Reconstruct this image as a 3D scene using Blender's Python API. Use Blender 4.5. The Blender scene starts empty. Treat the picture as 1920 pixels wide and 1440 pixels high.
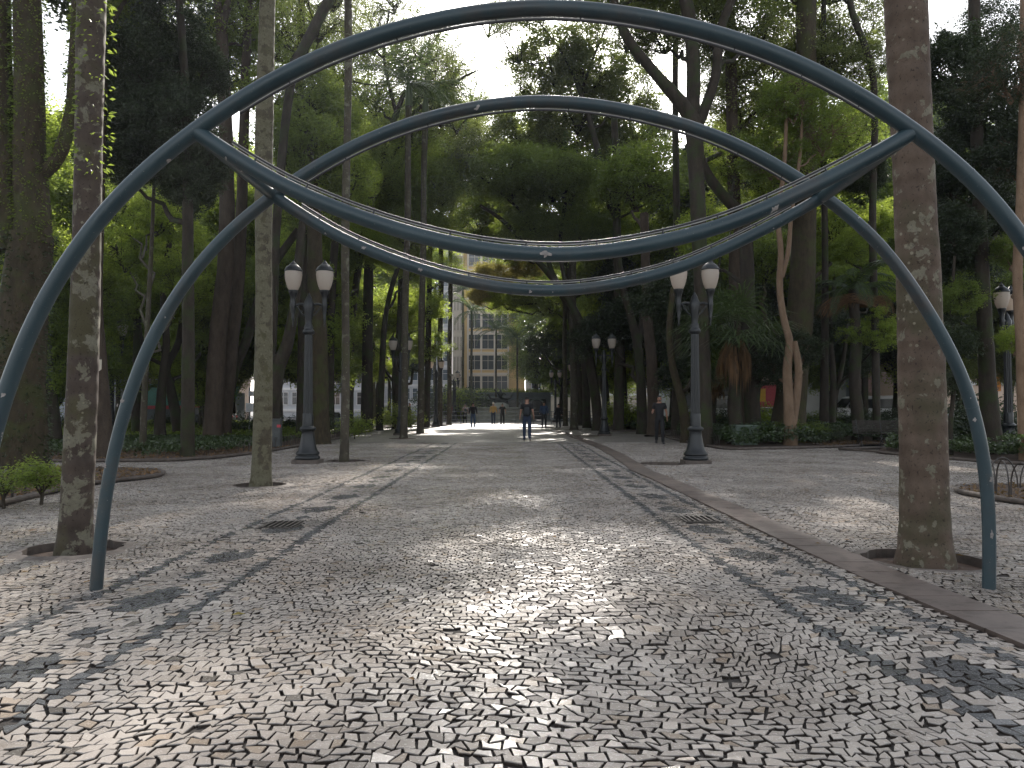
import bpy, math, random
import numpy as np
from mathutils import Vector, Matrix

# ------------------------------------------------------------------ setup
sc = bpy.context.scene
COL = sc.collection
R = math.radians
random.seed(7)
rng = np.random.default_rng(7)

CAM_H = 1.35
F = 1450.0                     # focal length in photo pixels (1920 wide)
PITCH = math.atan(45.0 / F)
cam = bpy.data.cameras.new('camera')
camo = bpy.data.objects.new('camera', cam)
COL.objects.link(camo)
camo.location = (0, 0, CAM_H)
camo.rotation_euler = (math.pi / 2 + PITCH, 0, 0)
cam.sensor_width = 36.0
cam.lens = 36.0 * F / 1920.0
cam.clip_start = 0.05
cam.clip_end = 2000
sc.camera = camo

SUN_EL, SUN_AZ = 33.0, 3.5     # azimuth measured from +Y towards +X
w = bpy.data.worlds.new("World")
sc.world = w
w.use_nodes = True
nt = w.node_tree
for n in list(nt.nodes): nt.nodes.remove(n)
sky = nt.nodes.new('ShaderNodeTexSky')
sky.sky_type = 'NISHITA'
sky.sun_disc = False
sky.sun_elevation = R(SUN_EL)
sky.sun_rotation = R(SUN_AZ)
sky.altitude = 900
sky.air_density = 1.3
sky.dust_density = 4.0
sky.ozone_density = 1.5
bg = nt.nodes.new('ShaderNodeBackground')
bg.inputs['Strength'].default_value = 0.15
wo = nt.nodes.new('ShaderNodeOutputWorld')
hs = nt.nodes.new('ShaderNodeHueSaturation')
hs.inputs['Saturation'].default_value = 0.28
nt.links.new(sky.outputs[0], hs.inputs['Color'])
nt.links.new(hs.outputs[0], bg.inputs[0])
nt.links.new(bg.outputs[0], wo.inputs[0])

sl = bpy.data.lights.new('sun', 'SUN')
sl.energy = 4.2
sl.angle = R(0.5)
sl.color = (1.0, 0.93, 0.84)
so = bpy.data.objects.new('sun', sl)
COL.objects.link(so)
sd = Vector((math.sin(R(SUN_AZ)) * math.cos(R(SUN_EL)), math.cos(R(SUN_AZ)) * math.cos(R(SUN_EL)), math.sin(R(SUN_EL))))
so.rotation_euler = sd.to_track_quat('Z', 'Y').to_euler()
so.location = sd * 100

sc.view_settings.view_transform = 'Standard'
sc.view_settings.look = 'None'
sc.view_settings.exposure = 1.2
sc.view_settings.gamma = 1.0
sc.render.engine = 'CYCLES'
cy = sc.cycles
cy.max_bounces = 7
cy.diffuse_bounces = 4
cy.glossy_bounces = 2
cy.transmission_bounces = 4
cy.transparent_max_bounces = 6
cy.volume_bounces = 0
cy.use_adaptive_sampling = True
cy.adaptive_threshold = 0.01
cy.use_denoising = True
cy.caustics_reflective = False
cy.caustics_refractive = False
cy.sample_clamp_indirect = 6.0

# ------------------------------------------------------------------ projection helpers
CT, ST = math.cos(PITCH), math.sin(PITCH)
def P(px, py, Y):
    """point of the world on the plane y = Y that the photo shows at pixel (px, py)"""
    u, v = (px - 960) / F, (720 - py) / F
    d = Vector((u, CT - v * ST, ST + v * CT))
    t = Y / d.y
    return Vector((0, 0, CAM_H)) + d * t
def G(px, py, z=0.0):
    u, v = (px - 960) / F, (720 - py) / F
    d = Vector((u, CT - v * ST, ST + v * CT))
    t = (z - CAM_H) / d.z
    return Vector((0, 0, CAM_H)) + d * t

# ------------------------------------------------------------------ materials
def newmat(name):
    m = bpy.data.materials.new(name)
    m.use_nodes = True
    t = m.node_tree
    for n in list(t.nodes): t.nodes.remove(n)
    o = t.nodes.new('ShaderNodeOutputMaterial')
    b = t.nodes.new('ShaderNodeBsdfPrincipled')
    t.links.new(b.outputs[0], o.inputs['Surface'])
    return m, t, b, o
def N(t, kind, **kw):
    n = t.nodes.new(kind)
    for k, v in kw.items():
        if hasattr(n, k): setattr(n, k, v)
        else: n.inputs[k.replace('_', ' ')].default_value = v
    return n
def L(t, a, b): t.links.new(a, b)
def ramp(t, fac, stops, interp='LINEAR'):
    r = t.nodes.new('ShaderNodeValToRGB')
    r.color_ramp.interpolation = interp
    e = r.color_ramp.elements
    while len(e) < len(stops): e.new(0.5)
    for i, (p, c) in enumerate(stops):
        e[i].position = p
        e[i].color = tuple(c) + (1,) if len(c) == 3 else c
    t.links.new(fac, r.inputs[0])
    return r.outputs[0]
def mixc(t, fac, a, b, mode='MIX'):
    m = t.nodes.new('ShaderNodeMix')
    m.data_type = 'RGBA'; m.blend_type = mode
    for s, v in ((0, fac), (6, a), (7, b)):
        if hasattr(v, 'is_output') or hasattr(v, 'links'): t.links.new(v, m.inputs[s])
        elif s == 0: m.inputs[0].default_value = v
        else: m.inputs[s].default_value = tuple(v) + (1,)
    return m.outputs[2]
def objco(t, scale=(1, 1, 1), world=False):
    if world:
        g = t.nodes.new('ShaderNodeNewGeometry'); src = g.outputs['Position']
    else:
        g = t.nodes.new('ShaderNodeTexCoord'); src = g.outputs['Object']
    mp = t.nodes.new('ShaderNodeMapping')
    mp.inputs['Scale'].default_value = scale
    t.links.new(src, mp.inputs[0])
    return mp.outputs[0]
def noise(t, vec, scale, detail=4, rough=0.55, dist=0.0):
    n = t.nodes.new('ShaderNodeTexNoise')
    n.inputs['Scale'].default_value = scale
    n.inputs['Detail'].default_value = detail
    n.inputs['Roughness'].default_value = rough
    n.inputs['Distortion'].default_value = dist
    if vec is not None: t.links.new(vec, n.inputs['Vector'])
    return n.outputs[0]
def bump(t, b, h, strength=0.3, dist=0.01):
    n = t.nodes.new('ShaderNodeBump')
    n.inputs['Strength'].default_value = strength
    n.inputs['Distance'].default_value = dist
    t.links.new(h, n.inputs['Height'])
    t.links.new(n.outputs[0], b.inputs['Normal'])
    return n
def simple(name, c, rough=0.6, metal=0.0, var=0.25, vs=6.0, bs=0.15, spec=0.5, world=False):
    m, t, b, o = newmat(name)
    v = objco(t, world=world)
    n = noise(t, v, vs, 5)
    lo = tuple(x * (1 - var) for x in c); hi = tuple(min(1, x * (1 + var)) for x in c)
    L(t, ramp(t, n, [(0.3, lo), (0.7, hi)]), b.inputs['Base Color'])
    b.inputs['Roughness'].default_value = rough
    b.inputs['Metallic'].default_value = metal
    b.inputs['Specular IOR Level'].default_value = spec
    if bs: bump(t, b, noise(t, v, vs * 8, 4), bs, 0.01)
    return m

M = {}
# --- paving stones (colour comes from a per-stone attribute: pale limestone or dark basalt)
def make_stone():
    m, t, b, o = newmat('paving_stone')
    a = N(t, 'ShaderNodeVertexColor', layer_name='stone')
    v = objco(t, world=True)
    n1 = noise(t, v, 60, 6, 0.7)
    n2 = noise(t, v, 0.7, 4, 0.6)
    n3 = noise(t, v, 300, 3, 0.7)
    k = ramp(t, n1, [(0.30, (0.45, 0.43, 0.43)), (0.40, (0.95, 0.95, 0.95)), (0.7, (1.05, 1.04, 1.03))])
    c = mixc(t, 1.0, a.outputs['Color'], k, 'MULTIPLY')
    k2 = ramp(t, n2, [(0.3, (0.62, 0.58, 0.55)), (0.6, (1, 1, 1))])
    n4 = noise(t, v, 2.6, 5, 0.7)
    k2 = mixc(t, 1.0, k2, ramp(t, n4, [(0.30, (0.78, 0.75, 0.73)), (0.42, (1, 1, 1))]), 'MULTIPLY')
    c = mixc(t, 1.0, c, k2, 'MULTIPLY')
    L(t, c, b.inputs['Base Color'])
    rr = ramp(t, n1, [(0.32, (0.50,) * 3), (0.45, (0.22,) * 3), (0.7, (0.17,) * 3)])
    L(t, rr, b.inputs['Roughness'])
    b.inputs['Specular IOR Level'].default_value = 0.65
    bump(t, b, n1, 0.22, 0.005)
    return m
M['stone'] = make_stone()
def make_far():
    m, t, b, o = newmat('paving_far')
    v = objco(t, world=True)
    vo = N(t, 'ShaderNodeTexVoronoi', feature='DISTANCE_TO_EDGE'); vo.inputs['Scale'].default_value = 16
    vo.inputs['Randomness'].default_value = 0.8
    L(t, v, vo.inputs['Vector'])
    vc = N(t, 'ShaderNodeTexVoronoi'); vc.inputs['Scale'].default_value = 16
    vc.inputs['Randomness'].default_value = 0.8
    L(t, v, vc.inputs['Vector'])
    sep = N(t, 'ShaderNodeSeparateColor'); L(t, vc.outputs['Color'], sep.inputs[0])
    st = ramp(t, sep.outputs[0], [(0, (0.31, 0.285, 0.262)), (1, (0.42, 0.386, 0.355))])
    n2 = noise(t, v, 0.7, 4, 0.6)
    st = mixc(t, 1.0, st, ramp(t, n2, [(0.3, (0.72, 0.69, 0.67)), (0.6, (1, 1, 1))]), 'MULTIPLY')
    e = ramp(t, vo.outputs['Distance'], [(0.03, (0, 0, 0)), (0.09, (1, 1, 1))])
    c = mixc(t, e, (0.06, 0.05, 0.045), st)
    L(t, c, b.inputs['Base Color'])
    b.inputs['Roughness'].default_value = 0.34
    h = mixc(t, 0.5, e, vc.outputs['Color'])
    bump(t, b, h, 0.8, 0.012)
    return m
M['far'] = make_far()
M['mortar'] = simple('joint_sand', (0.030, 0.025, 0.022), 0.95, var=0.4, vs=20, bs=0.5, world=True)
M['soil'] = simple('bed_soil', (0.060, 0.036, 0.024), 0.95, var=0.5, vs=5, bs=0.8, world=True)
M['asphalt'] = simple('asphalt', (0.06, 0.06, 0.062), 0.85, var=0.2, vs=3, bs=0.4, world=True)
M['kerb'] = simple('kerb_stone', (0.085, 0.068, 0.058), 0.8, var=0.4, vs=9, bs=0.5, world=True)
def slabmat():
    m = simple('brown_slab', (0.105, 0.078, 0.066), 0.55, var=0.18, vs=2.5, bs=0.25, world=True)
    t = m.node_tree; b = [n for n in t.nodes if n.type == 'BSDF_PRINCIPLED'][0]
    src = b.inputs['Base Color'].links[0].from_socket
    g = N(t, 'ShaderNodeNewGeometry')
    c = mixc(t, 1.0, src, ramp(t, g.outputs['Random Per Island'], [(0, (.72, .72, .72)), (1, (1.22, 1.2, 1.18))]), 'MULTIPLY')
    st = ramp(t, noise(t, objco(t, world=True), 7, 6, .7), [(.4, (.6, .58, .56)), (.5, (1, 1, 1))])
    L(t, mixc(t, 1.0, c, st, 'MULTIPLY'), b.inputs['Base Color'])
    return m
M['slab'] = slabmat() if True else simple('brown_slab', (0.105, 0.078, 0.066), 0.55, var=0.18, vs=2.5, bs=0.25, world=True)
def make_paint():
    m, t, b, o = newmat('teal_pipe_paint')
    v = objco(t, world=True)
    n = noise(t, v, 2.3, 5, 0.6)
    c = ramp(t, n, [(0.3, (0.010, 0.027, 0.036)), (0.7, (0.024, 0.047, 0.057))])
    r = ramp(t, noise(t, v, 1.1, 6, 0.7), [(0.52, (0, 0, 0)), (0.66, (0.55, 0.55, 0.55))])
    c = mixc(t, r, c, (0.055, 0.040, 0.032))
    chip = ramp(t, noise(t, v, 9.0, 3, 0.5), [(0.715, (0, 0, 0)), (0.725, (1, 1, 1))])
    c = mixc(t, chip, c, (0.30, 0.28, 0.27))
    speck = ramp(t, noise(t, v, 90.0, 2, 0.5), [(0.72, (0, 0, 0)), (0.76, (0.6, 0.6, 0.6))])
    c = mixc(t, speck, c, (0.22, 0.22, 0.2))
    L(t, c, b.inputs['Base Color'])
    L(t, ramp(t, n, [(0.3, (0.30,) * 3), (0.7, (0.5,) * 3)]), b.inputs['Roughness'])
    bump(t, b, noise(t, v, 45, 4), 0.12, 0.004)
    return m
M['paint'] = make_paint()
M['iron'] = simple('lamp_iron', (0.004, 0.006, 0.008), 0.38, var=0.4, vs=5, bs=0.15)
M['ironrust'] = simple('hoop_iron', (0.035, 0.028, 0.024), 0.5, var=0.4, vs=9, bs=0.2)
M['rail'] = simple('rail_plastic', (0.35, 0.34, 0.32), 0.3, var=0.2, vs=9, bs=0.0)
M['raildark'] = simple('rail_dark', (0.02, 0.02, 0.022), 0.3, var=0.2, vs=9, bs=0.0)
def make_globe():
    m, t, b, o = newmat('frosted_glass')
    b.inputs['Base Color'].default_value = (0.60, 0.54, 0.48, 1)
    b.inputs['Roughness'].default_value = 0.25
    tr = N(t, 'ShaderNodeBsdfTranslucent'); tr.inputs[0].default_value = (0.72, 0.64, 0.57, 1)
    mx = N(t, 'ShaderNodeMixShader'); mx.inputs[0].default_value = 0.55
    L(t, b.outputs[0], mx.inputs[1]); L(t, tr.outputs[0], mx.inputs[2]); L(t, mx.outputs[0], o.inputs[0])
    return m
M['globe'] = make_globe()

def bark(name, a, b_, lichen=None, lt=0.56, ls=3.0, zs=0.35, bstr=0.6, moss=None, ring=False, scl=1.0):
    m, t, b, o = newmat(name)
    v = objco(t, (1 * scl, 1 * scl, zs * scl), world=True)
    n = noise(t, v, 6, 6, 0.65)
    c = ramp(t, n, [(0.3, a), (0.7, b_)])
    vw = objco(t, world=True)
    if moss:
        mn = noise(t, vw, 1.6, 4, 0.6)
        c = mixc(t, ramp(t, mn, [(0.5, (0, 0, 0)), (0.62, (0.8, 0.8, 0.8))]), c, moss)
    if lichen:
        ln = noise(t, vw, ls, 6, 0.62, 0.3)
        lm = ramp(t, ln, [(lt, (0, 0, 0)), (lt + 0.025, (1, 1, 1))])
        lc = ramp(t, noise(t, vw, 30, 3), [(0.3, tuple(x * 0.75 for x in lichen)), (0.7, lichen)])
        c = mixc(t, lm, c, lc)
        vo = N(t, 'ShaderNodeTexVoronoi'); vo.inputs['Scale'].default_value = 13
        L(t, vw, vo.inputs['Vector'])
        sp = ramp(t, vo.outputs['Distance'], [(0.16, (0.85, 0.85, 0.85)), (0.21, (0, 0, 0))])
        sp2 = mixc(t, 1.0, sp, ramp(t, noise(t, vw, 2.0, 3), [(0.5, (0, 0, 0)), (0.56, (1, 1, 1))]), 'MULTIPLY')
        c = mixc(t, sp2, c, tuple(min(1, x * 1.25) for x in lichen))
    pit = ramp(t, noise(t, vw, 38, 4, 0.7), [(0.33, (0.35,) * 3), (0.42, (1, 1, 1))])
    c = mixc(t, 1.0, c, pit, 'MULTIPLY')
    L(t, c, b.inputs['Base Color'])
    b.inputs['Roughness'].default_value = 0.85
    b.inputs['Specular IOR Level'].default_value = 0.25
    h = n
    if ring:
        wv = N(t, 'ShaderNodeTexWave', wave_type='BANDS', bands_direction='Z')
        wv.inputs['Scale'].default_value = 1.7; wv.inputs['Distortion'].default_value = 2.5
        wv.inputs['Detail'].default_value = 3
        L(t, vw, wv.inputs['Vector'])
        h = mixc(t, 0.45, n, wv.outputs['Color'])
    bump(t, b, h, bstr, 0.03)
    return m
M['palmL'] = bark('lichened_palm_bark', (0.038, 0.029, 0.024), (0.075, 0.057, 0.046), (0.145, 0.135, 0.100), 0.53, 4.2, 0.5, 0.6, (0.06, 0.055, 0.028), True)
M['palmR'] = bark('brown_palm_bark', (0.070, 0.050, 0.038), (0.120, 0.088, 0.066), (0.17, 0.155, 0.115), 0.585, 6.0, 0.5, 0.7, (0.070, 0.062, 0.038), True)
M['palmG'] = bark('pale_palm_bark', (0.050, 0.042, 0.029), (0.085, 0.074, 0.050), (0.120, 0.112, 0.074), 0.45, 5.0, 0.5, 0.6, (0.08, 0.075, 0.04), True)
M['bark'] = bark('dark_bark', (0.020, 0.016, 0.012), (0.050, 0.040, 0.030), None, bstr=0.8, moss=(0.03, 0.042, 0.014))
M['barkmoss'] = bark('mossy_bark', (0.025, 0.020, 0.012), (0.065, 0.050, 0.030), None, bstr=1.0, moss=(0.045, 0.05, 0.016), scl=1.6)
M['barkbrown'] = bark('brown_bark', (0.040, 0.029, 0.022), (0.080, 0.060, 0.045), None, bstr=0.5)
M['palmD'] = bark('dark_palm_bark', (0.040, 0.034, 0.026), (0.080, 0.068, 0.050), (0.14, 0.14, 0.10), 0.60, 4.0, 0.5, 0.5, (0.05, 0.05, 0.025), True)
M['barkgrey'] = bark('grey_bark', (0.08, 0.068, 0.06), (0.14, 0.12, 0.105), None, bstr=0.5)
M['barktan'] = bark('tan_bark', (0.13, 0.085, 0.055), (0.22, 0.15, 0.10), None, bstr=0.4)

def leafmat(name, c, trans=0.5, tc=None, rough=0.42, spec=0.5):
    m, t, b, o = newmat(name)
    g = N(t, 'ShaderNodeNewGeometry')
    r = g.outputs['Random Per Island']
    lo = tuple(x * 0.55 for x in c); hi = (c[0] * 1.5, c[1] * 1.35, c[2] * 1.3)
    c1 = ramp(t, r, [(0, lo), (1, hi)])
    oi = N(t, 'ShaderNodeObjectInfo')
    c1 = mixc(t, 1.0, c1, ramp(t, oi.outputs['Random'], [(0, (0.75, 0.8, 0.8)), (1, (1.2, 1.12, 1.0))]), 'MULTIPLY')
    L(t, c1, b.inputs['Base Color'])
    b.inputs['Roughness'].default_value = rough
    b.inputs['Specular IOR Level'].default_value = spec
    tr = N(t, 'ShaderNodeBsdfTranslucent')
    tc = tc or (c[0] * 2.6, c[1] * 2.7, c[2] * 1.2)
    tl = tuple(x * 0.6 for x in tc)
    L(t, ramp(t, r, [(0, tl), (1, tc)]), tr.inputs[0])
    mx = N(t, 'ShaderNodeMixShader'); mx.inputs[0].default_value = trans
    L(t, b.outputs[0], mx.inputs[1]); L(t, tr.outputs[0], mx.inputs[2]); L(t, mx.outputs[0], o.inputs[0])
    return m
M['leafdark'] = leafmat('dark_leaf', (0.028, 0.045, 0.022), 0.30, (0.06, 0.10, 0.02), 0.34)
M['leafmid'] = leafmat('green_leaf', (0.050, 0.086, 0.024), 0.52, (0.40, 0.52, 0.08), 0.42)
M['leafbright'] = leafmat('fresh_leaf', (0.10, 0.165, 0.030), 0.62, (0.52, 0.64, 0.10), 0.45)
M['leafgrey'] = leafmat('grey_green_leaf', (0.060, 0.075, 0.035), 0.48, (0.36, 0.44, 0.10), 0.45)  # muted grey green leaf tone
M['leafyellow'] = leafmat('yellow_leaf', (0.20, 0.17, 0.05), 0.5, (0.42, 0.38, 0.09), 0.5)
M['leafivy'] = leafmat('ivy_leaf', (0.040, 0.070, 0.026), 0.25, (0.07, 0.12, 0.02), 0.28, 0.6)
M['leafpalm'] = leafmat('palm_leaflet', (0.045, 0.078, 0.030), 0.4, (0.12, 0.18, 0.04), 0.38)
M['leafdry'] = leafmat('dry_frond', (0.16, 0.10, 0.05), 0.4, (0.30, 0.19, 0.08), 0.7)
M['leaffall'] = leafmat('fallen_leaf', (0.16, 0.10, 0.05), 0.2, (0.3, 0.2, 0.06), 0.7)

# ------------------------------------------------------------------ mesh helpers
def mesh_np(name, V, Q, mats=None, mi=None, smooth=False, attr=None):
    """V (n,3), Q (m,k) all faces with k corners, or list of such arrays"""
    Qs = Q if isinstance(Q, list) else [Q]
    me = bpy.data.meshes.new(name)
    V = np.asarray(V, np.float32)
    me.vertices.add(len(V)); me.vertices.foreach_set('co', V.ravel())
    loops = np.concatenate([q.ravel() for q in Qs]).astype(np.int32)
    sizes = np.concatenate([np.full(len(q), q.shape[1]) for q in Qs]).astype(np.int32)
    me.loops.add(len(loops)); me.loops.foreach_set('vertex_index', loops)
    me.polygons.add(len(sizes))
    st = np.zeros(len(sizes), np.int32); st[1:] = np.cumsum(sizes)[:-1]
    me.polygons.foreach_set('loop_start', st)
    if mi is not None: me.polygons.foreach_set('material_index', np.asarray(mi, np.int32))
    me.polygons.foreach_set('use_smooth', np.full(len(sizes), smooth))
    for m in (mats or []): me.materials.append(m)
    me.update(calc_edges=True)
    return me

class MB:
    """collects shapes, then links them as ONE mesh object"""
    def __init__(s): s.v = []; s.f = []; s.sm = []; s.mi = []; s.cur = 0
    def add(s, vs, fs, smooth=False):
        o = len(s.v)
        s.v += [tuple(p) for p in vs]
        for f in fs: s.f.append([i + o for i in f]); s.sm.append(smooth); s.mi.append(s.cur)
    def box(s, c, d, rz=0.0, taper=1.0, mat=None, bev=0.0):
        x, y, z = [k / 2 for k in d]
        pts = []
        for zz, k in ((-z, 1.0), (z, taper)):
            for sx, sy in ((-1, -1), (1, -1), (1, 1), (-1, 1)):
                p = Vector((sx * x * k, sy * y * k, zz))
                if rz: p.rotate(Matrix.Rotation(rz, 3, 'Z'))
                if mat is not None: p = mat @ p
                pts.append(p + Vector(c))
        s.add(pts, [(0, 3, 2, 1), (4, 5, 6, 7), (0, 1, 5, 4), (1, 2, 6, 5), (2, 3, 7, 6), (3, 0, 4, 7)])
    def tube(s, pts, rad, n=8, cap=True, closed=False, wob=0.0):
        pts = [Vector(p) for p in pts]
        m = len(pts)
        if not hasattr(rad, '__len__'): rad = [rad] * m
        rings = []
        up = None
        for i, p in enumerate(pts):
            if closed: d = pts[(i + 1) % m] - pts[i - 1]
            else: d = pts[min(i + 1, m - 1)] - pts[max(i - 1, 0)]
            if d.length < 1e-9: d = Vector((0, 0, 1))
            d.normalize()
            if up is None:
                a = Vector((0, 1, 0)) if abs(d.y) < 0.9 else Vector((1, 0, 0))
                up = (a - d * a.dot(d)).normalized()
            else:
                up = (up - d * up.dot(d)).normalized()
            r2 = d.cross(up)
            ring = []
            for k in range(n):
                a = 2 * math.pi * k / n
                rr = rad[i] * (1 + (wob * random.uniform(-1, 1) if wob else 0))
                ring.append(p + (up * math.cos(a) + r2 * math.sin(a)) * rr)
            rings.append(ring)
        vs = [q for r_ in rings for q in r_]
        fs = []
        for i in range(m if closed else m - 1):
            j = (i + 1) % m
            for k in range(n):
                k2 = (k + 1) % n
                fs.append((i * n + k, i * n + k2, j * n + k2, j * n + k))
        s.add(vs, fs, True)
        if cap and not closed:
            s.add(rings[0], [tuple(range(n))[::-1]]); s.add(rings[-1], [tuple(range(n))])
    def lathe(s, prof, c=(0, 0, 0), n=20, flute=0.0):
        vs = []
        for r, z in prof:
            for k in range(n):
                a = 2 * math.pi * k / n
                rr = r * (1 - (flute if k % 2 else 0))
                vs.append((c[0] + rr * math.cos(a), c[1] + rr * math.sin(a), c[2] + z))
        fs = []
        for i in range(len(prof) - 1):
            for k in range(n):
                k2 = (k + 1) % n
                fs.append((i * n + k, i * n + k2, (i + 1) * n + k2, (i + 1) * n + k))
        fs.append(tuple(range(n))[::-1]); fs.append(tuple((len(prof) - 1) * n + k for k in range(n)))
        s.add(vs, fs[:-2], flute == 0.0); s.add([vs[k] for k in range(n)], [tuple(range(n))[::-1]])
        s.add(vs[-n:], [tuple(range(n))])
    def sphere(s, c, r, n=12, m=8):
        rx, ry, rz = r if hasattr(r, '__len__') else (r, r, r)
        vs = [(c[0], c[1], c[2] - rz)]
        for i in range(1, m):
            a = math.pi * i / m - math.pi / 2
            for k in range(n):
                b = 2 * math.pi * k / n
                vs.append((c[0] + rx * math.cos(a) * math.cos(b), c[1] + ry * math.cos(a) * math.sin(b), c[2] + rz * math.sin(a)))
        vs.append((c[0], c[1], c[2] + rz))
        fs = [(0, 1 + (k + 1) % n, 1 + k) for k in range(n)]
        for i in range(m - 2):
            for k in range(n):
                k2 = (k + 1) % n
                fs.append((1 + i * n + k, 1 + i * n + k2, 1 + (i + 1) * n + k2, 1 + (i + 1) * n + k))
        e = len(vs) - 1; b0 = 1 + (m - 2) * n
        fs += [(b0 + k, b0 + (k + 1) % n, e) for k in range(n)]
        s.add(vs, fs, True)
    def mesh(s, name, mats):
        me = bpy.data.meshes.new(name)
        me.from_pydata(s.v, [], s.f)
        me.polygons.foreach_set('use_smooth', s.sm)
        me.polygons.foreach_set('material_index', s.mi)
        for m in (mats if isinstance(mats, (list, tuple)) else [mats]): me.materials.append(m)
        me.update()
        return me
    def build(s, name, mats, parent=None, loc=None):
        return obj(name, s.mesh(name, mats), parent, loc)
def obj(name, me, parent=None, loc=None):
    o = bpy.data.objects.new(name, me)
    COL.objects.link(o)
    if parent is not None: o.parent = parent
    if loc is not None: o.location = loc
    return o
def tag(o, label=None, cat=None, group=None, kind=None):
    if label: o['label'] = label
    if cat: o['category'] = cat
    if group: o['group'] = group
    if kind: o['kind'] = kind
    return o
def thing(name, label, cat, loc=(0, 0, 0), rz=0.0, group=None):
    o = bpy.data.objects.new(name, None)
    o.empty_display_size = 0.2
    COL.objects.link(o)
    o.location = loc; o.rotation_euler = (0, 0, rz)
    return tag(o, label, cat, group)
def copy_tree(o, parent=None):
    c = o.copy(); COL.objects.link(c)
    c.parent = parent
    for ch in list(o.children): copy_tree(ch, c)
    return c
def smoothpath(pts, k=6):
    """Catmull-Rom through the points"""
    pts = [Vector(p) for p in pts]
    if len(pts) < 3: return pts
    out = []
    for i in range(len(pts) - 1):
        p0 = pts[max(i - 1, 0)]; p1 = pts[i]; p2 = pts[i + 1]; p3 = pts[min(i + 2, len(pts) - 1)]
        for j in range(k):
            t = j / k
            out.append(0.5 * ((2 * p1) + (p2 - p0) * t + (2 * p0 - 5 * p1 + 4 * p2 - p3) * t * t + (3 * p1 - p0 - 3 * p2 + p3) * t ** 3))
    out.append(pts[-1])
    return out
def inpoly(x, y, poly):
    x = np.asarray(x); y = np.asarray(y)
    ins = np.zeros(x.shape, bool)
    n = len(poly)
    for i in range(n):
        x1, y1 = poly[i]; x2, y2 = poly[(i + 1) % n]
        c = ((y1 > y) != (y2 > y)) & (x < (x2 - x1) * (y - y1) / (y2 - y1 + 1e-12) + x1)
        ins ^= c
    return ins
def snoise(x, y, seed=0, scale=1.0):
    """cheap smooth 2D noise from a few sines"""
    r = np.random.default_rng(seed)
    out = np.zeros_like(x)
    for k in range(7):
        a = r.uniform(0, 2 * math.pi); f = r.uniform(0.5, 1.8) * scale; p = r.uniform(0, 6.28)
        out += np.sin((x * math.cos(a) + y * math.sin(a)) * f + p)
    return out / 4.0

# ------------------------------------------------------------------ ground and paving
BEDS = {
 'left_island': [(-6.3, 7.2), (-6.9, 10.4), (-7.05, 11.4), (-7.3, 13.3), (-6.9, 14.4), (-6.85, 15.2), (-7.3, 15.9), (-8.2, 16.4), (-16, 16.8), (-18, 6), (-7, 6.3)],
 'right_island': [(7.3, 12.6), (6.95, 12.1), (6.95, 11.2), (7.1, 10.3), (7.0, 9), (7.6, 7.5), (14, 7.5), (14, 12.9), (8, 12.9)],
 'left_bed': [(-14, 19.1), (-9.3, 19.1), (-8.2, 19.7), (-7.6, 21.3), (-7.35, 24.5), (-7.5, 34), (-8.4, 50), (-8.6, 62), (-60, 62), (-60, 19.1)],
 'right_bed': [(6.7, 28), (6.75, 26), (6.95, 24.6), (7.9, 24.8), (10.3, 25.7), (12, 26.8), (14, 28), (40, 34), (40, 37.5), (9, 36.5), (7.2, 35.2), (6.8, 33.5)],
 'right_far_bed': [(6.3, 46), (6.8, 44.2), (8, 43.3), (40, 45), (40, 62), (7.2, 62), (6.4, 52)],
 'right_side_bed': [(10.8, 23), (10.9, 21.4), (11.4, 19.2), (12, 18), (14, 16.6), (30, 15), (30, 25), (12, 25)],
}
PITS = [(-4.16, 7.40, .44), (-4.38, 13.5, .44), (-4.2, 19.6, .5), (3.64, 6.87, .50), (3.6, 18.6, .55)]
PITSFAR = [(-4.8, 34, .6), (-4.8, 40.8, .6), (3.6, 37.3, .75), (3.75, 47.5, .6)]

# brown slab strip: centre line and width
SY = np.array([1.0, 4, 6, 8, 12, 15, 16.6, 18, 20, 23, 27, 31, 38, 47, 60])
SX = np.array([3.25, 3.10, 2.95, 2.90, 2.86, 2.82, 2.75, 2.84, 2.92, 3.02, 3.05, 3.0, 2.85, 2.7, 2.5])
SWID = 0.40
def stripx(y): return np.interp(y, SY, SX)

def dark_mask(x, y):
    d = np.abs(x + 2.13) < 0.052
    d |= np.abs(x + 2.98) < 0.045
    rx = np.interp(y, [2.5, 3.3, 3.9, 5, 7.2, 12, 22], [2.16, 2.08, 1.97, 1.84, 1.80, 1.78, 1.78])
    ox = np.interp(y, [2.5, 4, 4.65, 5.66, 8, 12, 22], [2.78, 2.68, 2.63, 2.58, 2.50, 2.48, 2.48])
    d |= np.abs(x - rx) < 0.052
    d |= np.abs(x - ox) < 0.045
    for cx in (-2.53, None):
        ph = (y - 3.88) / 1.58
        k = np.round(ph)
        dy = (ph - k) * 1.58
        xx = x - (cx if cx is not None else (rx + ox) / 2)
        sg = 1 if cx is not None else -1
        d |= ((np.abs(xx - sg * dy * 0.15) / 0.20) ** 1.5 + (np.abs(dy) / 0.36) ** 1.5) < 1.0
        ph2 = ph - 0.5; k2 = np.round(ph2); dy2 = (ph2 - k2) * 1.58
        d |= (np.abs(xx) / 0.085 + np.abs(dy2) / 0.17) < 1.0
    return d

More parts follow.
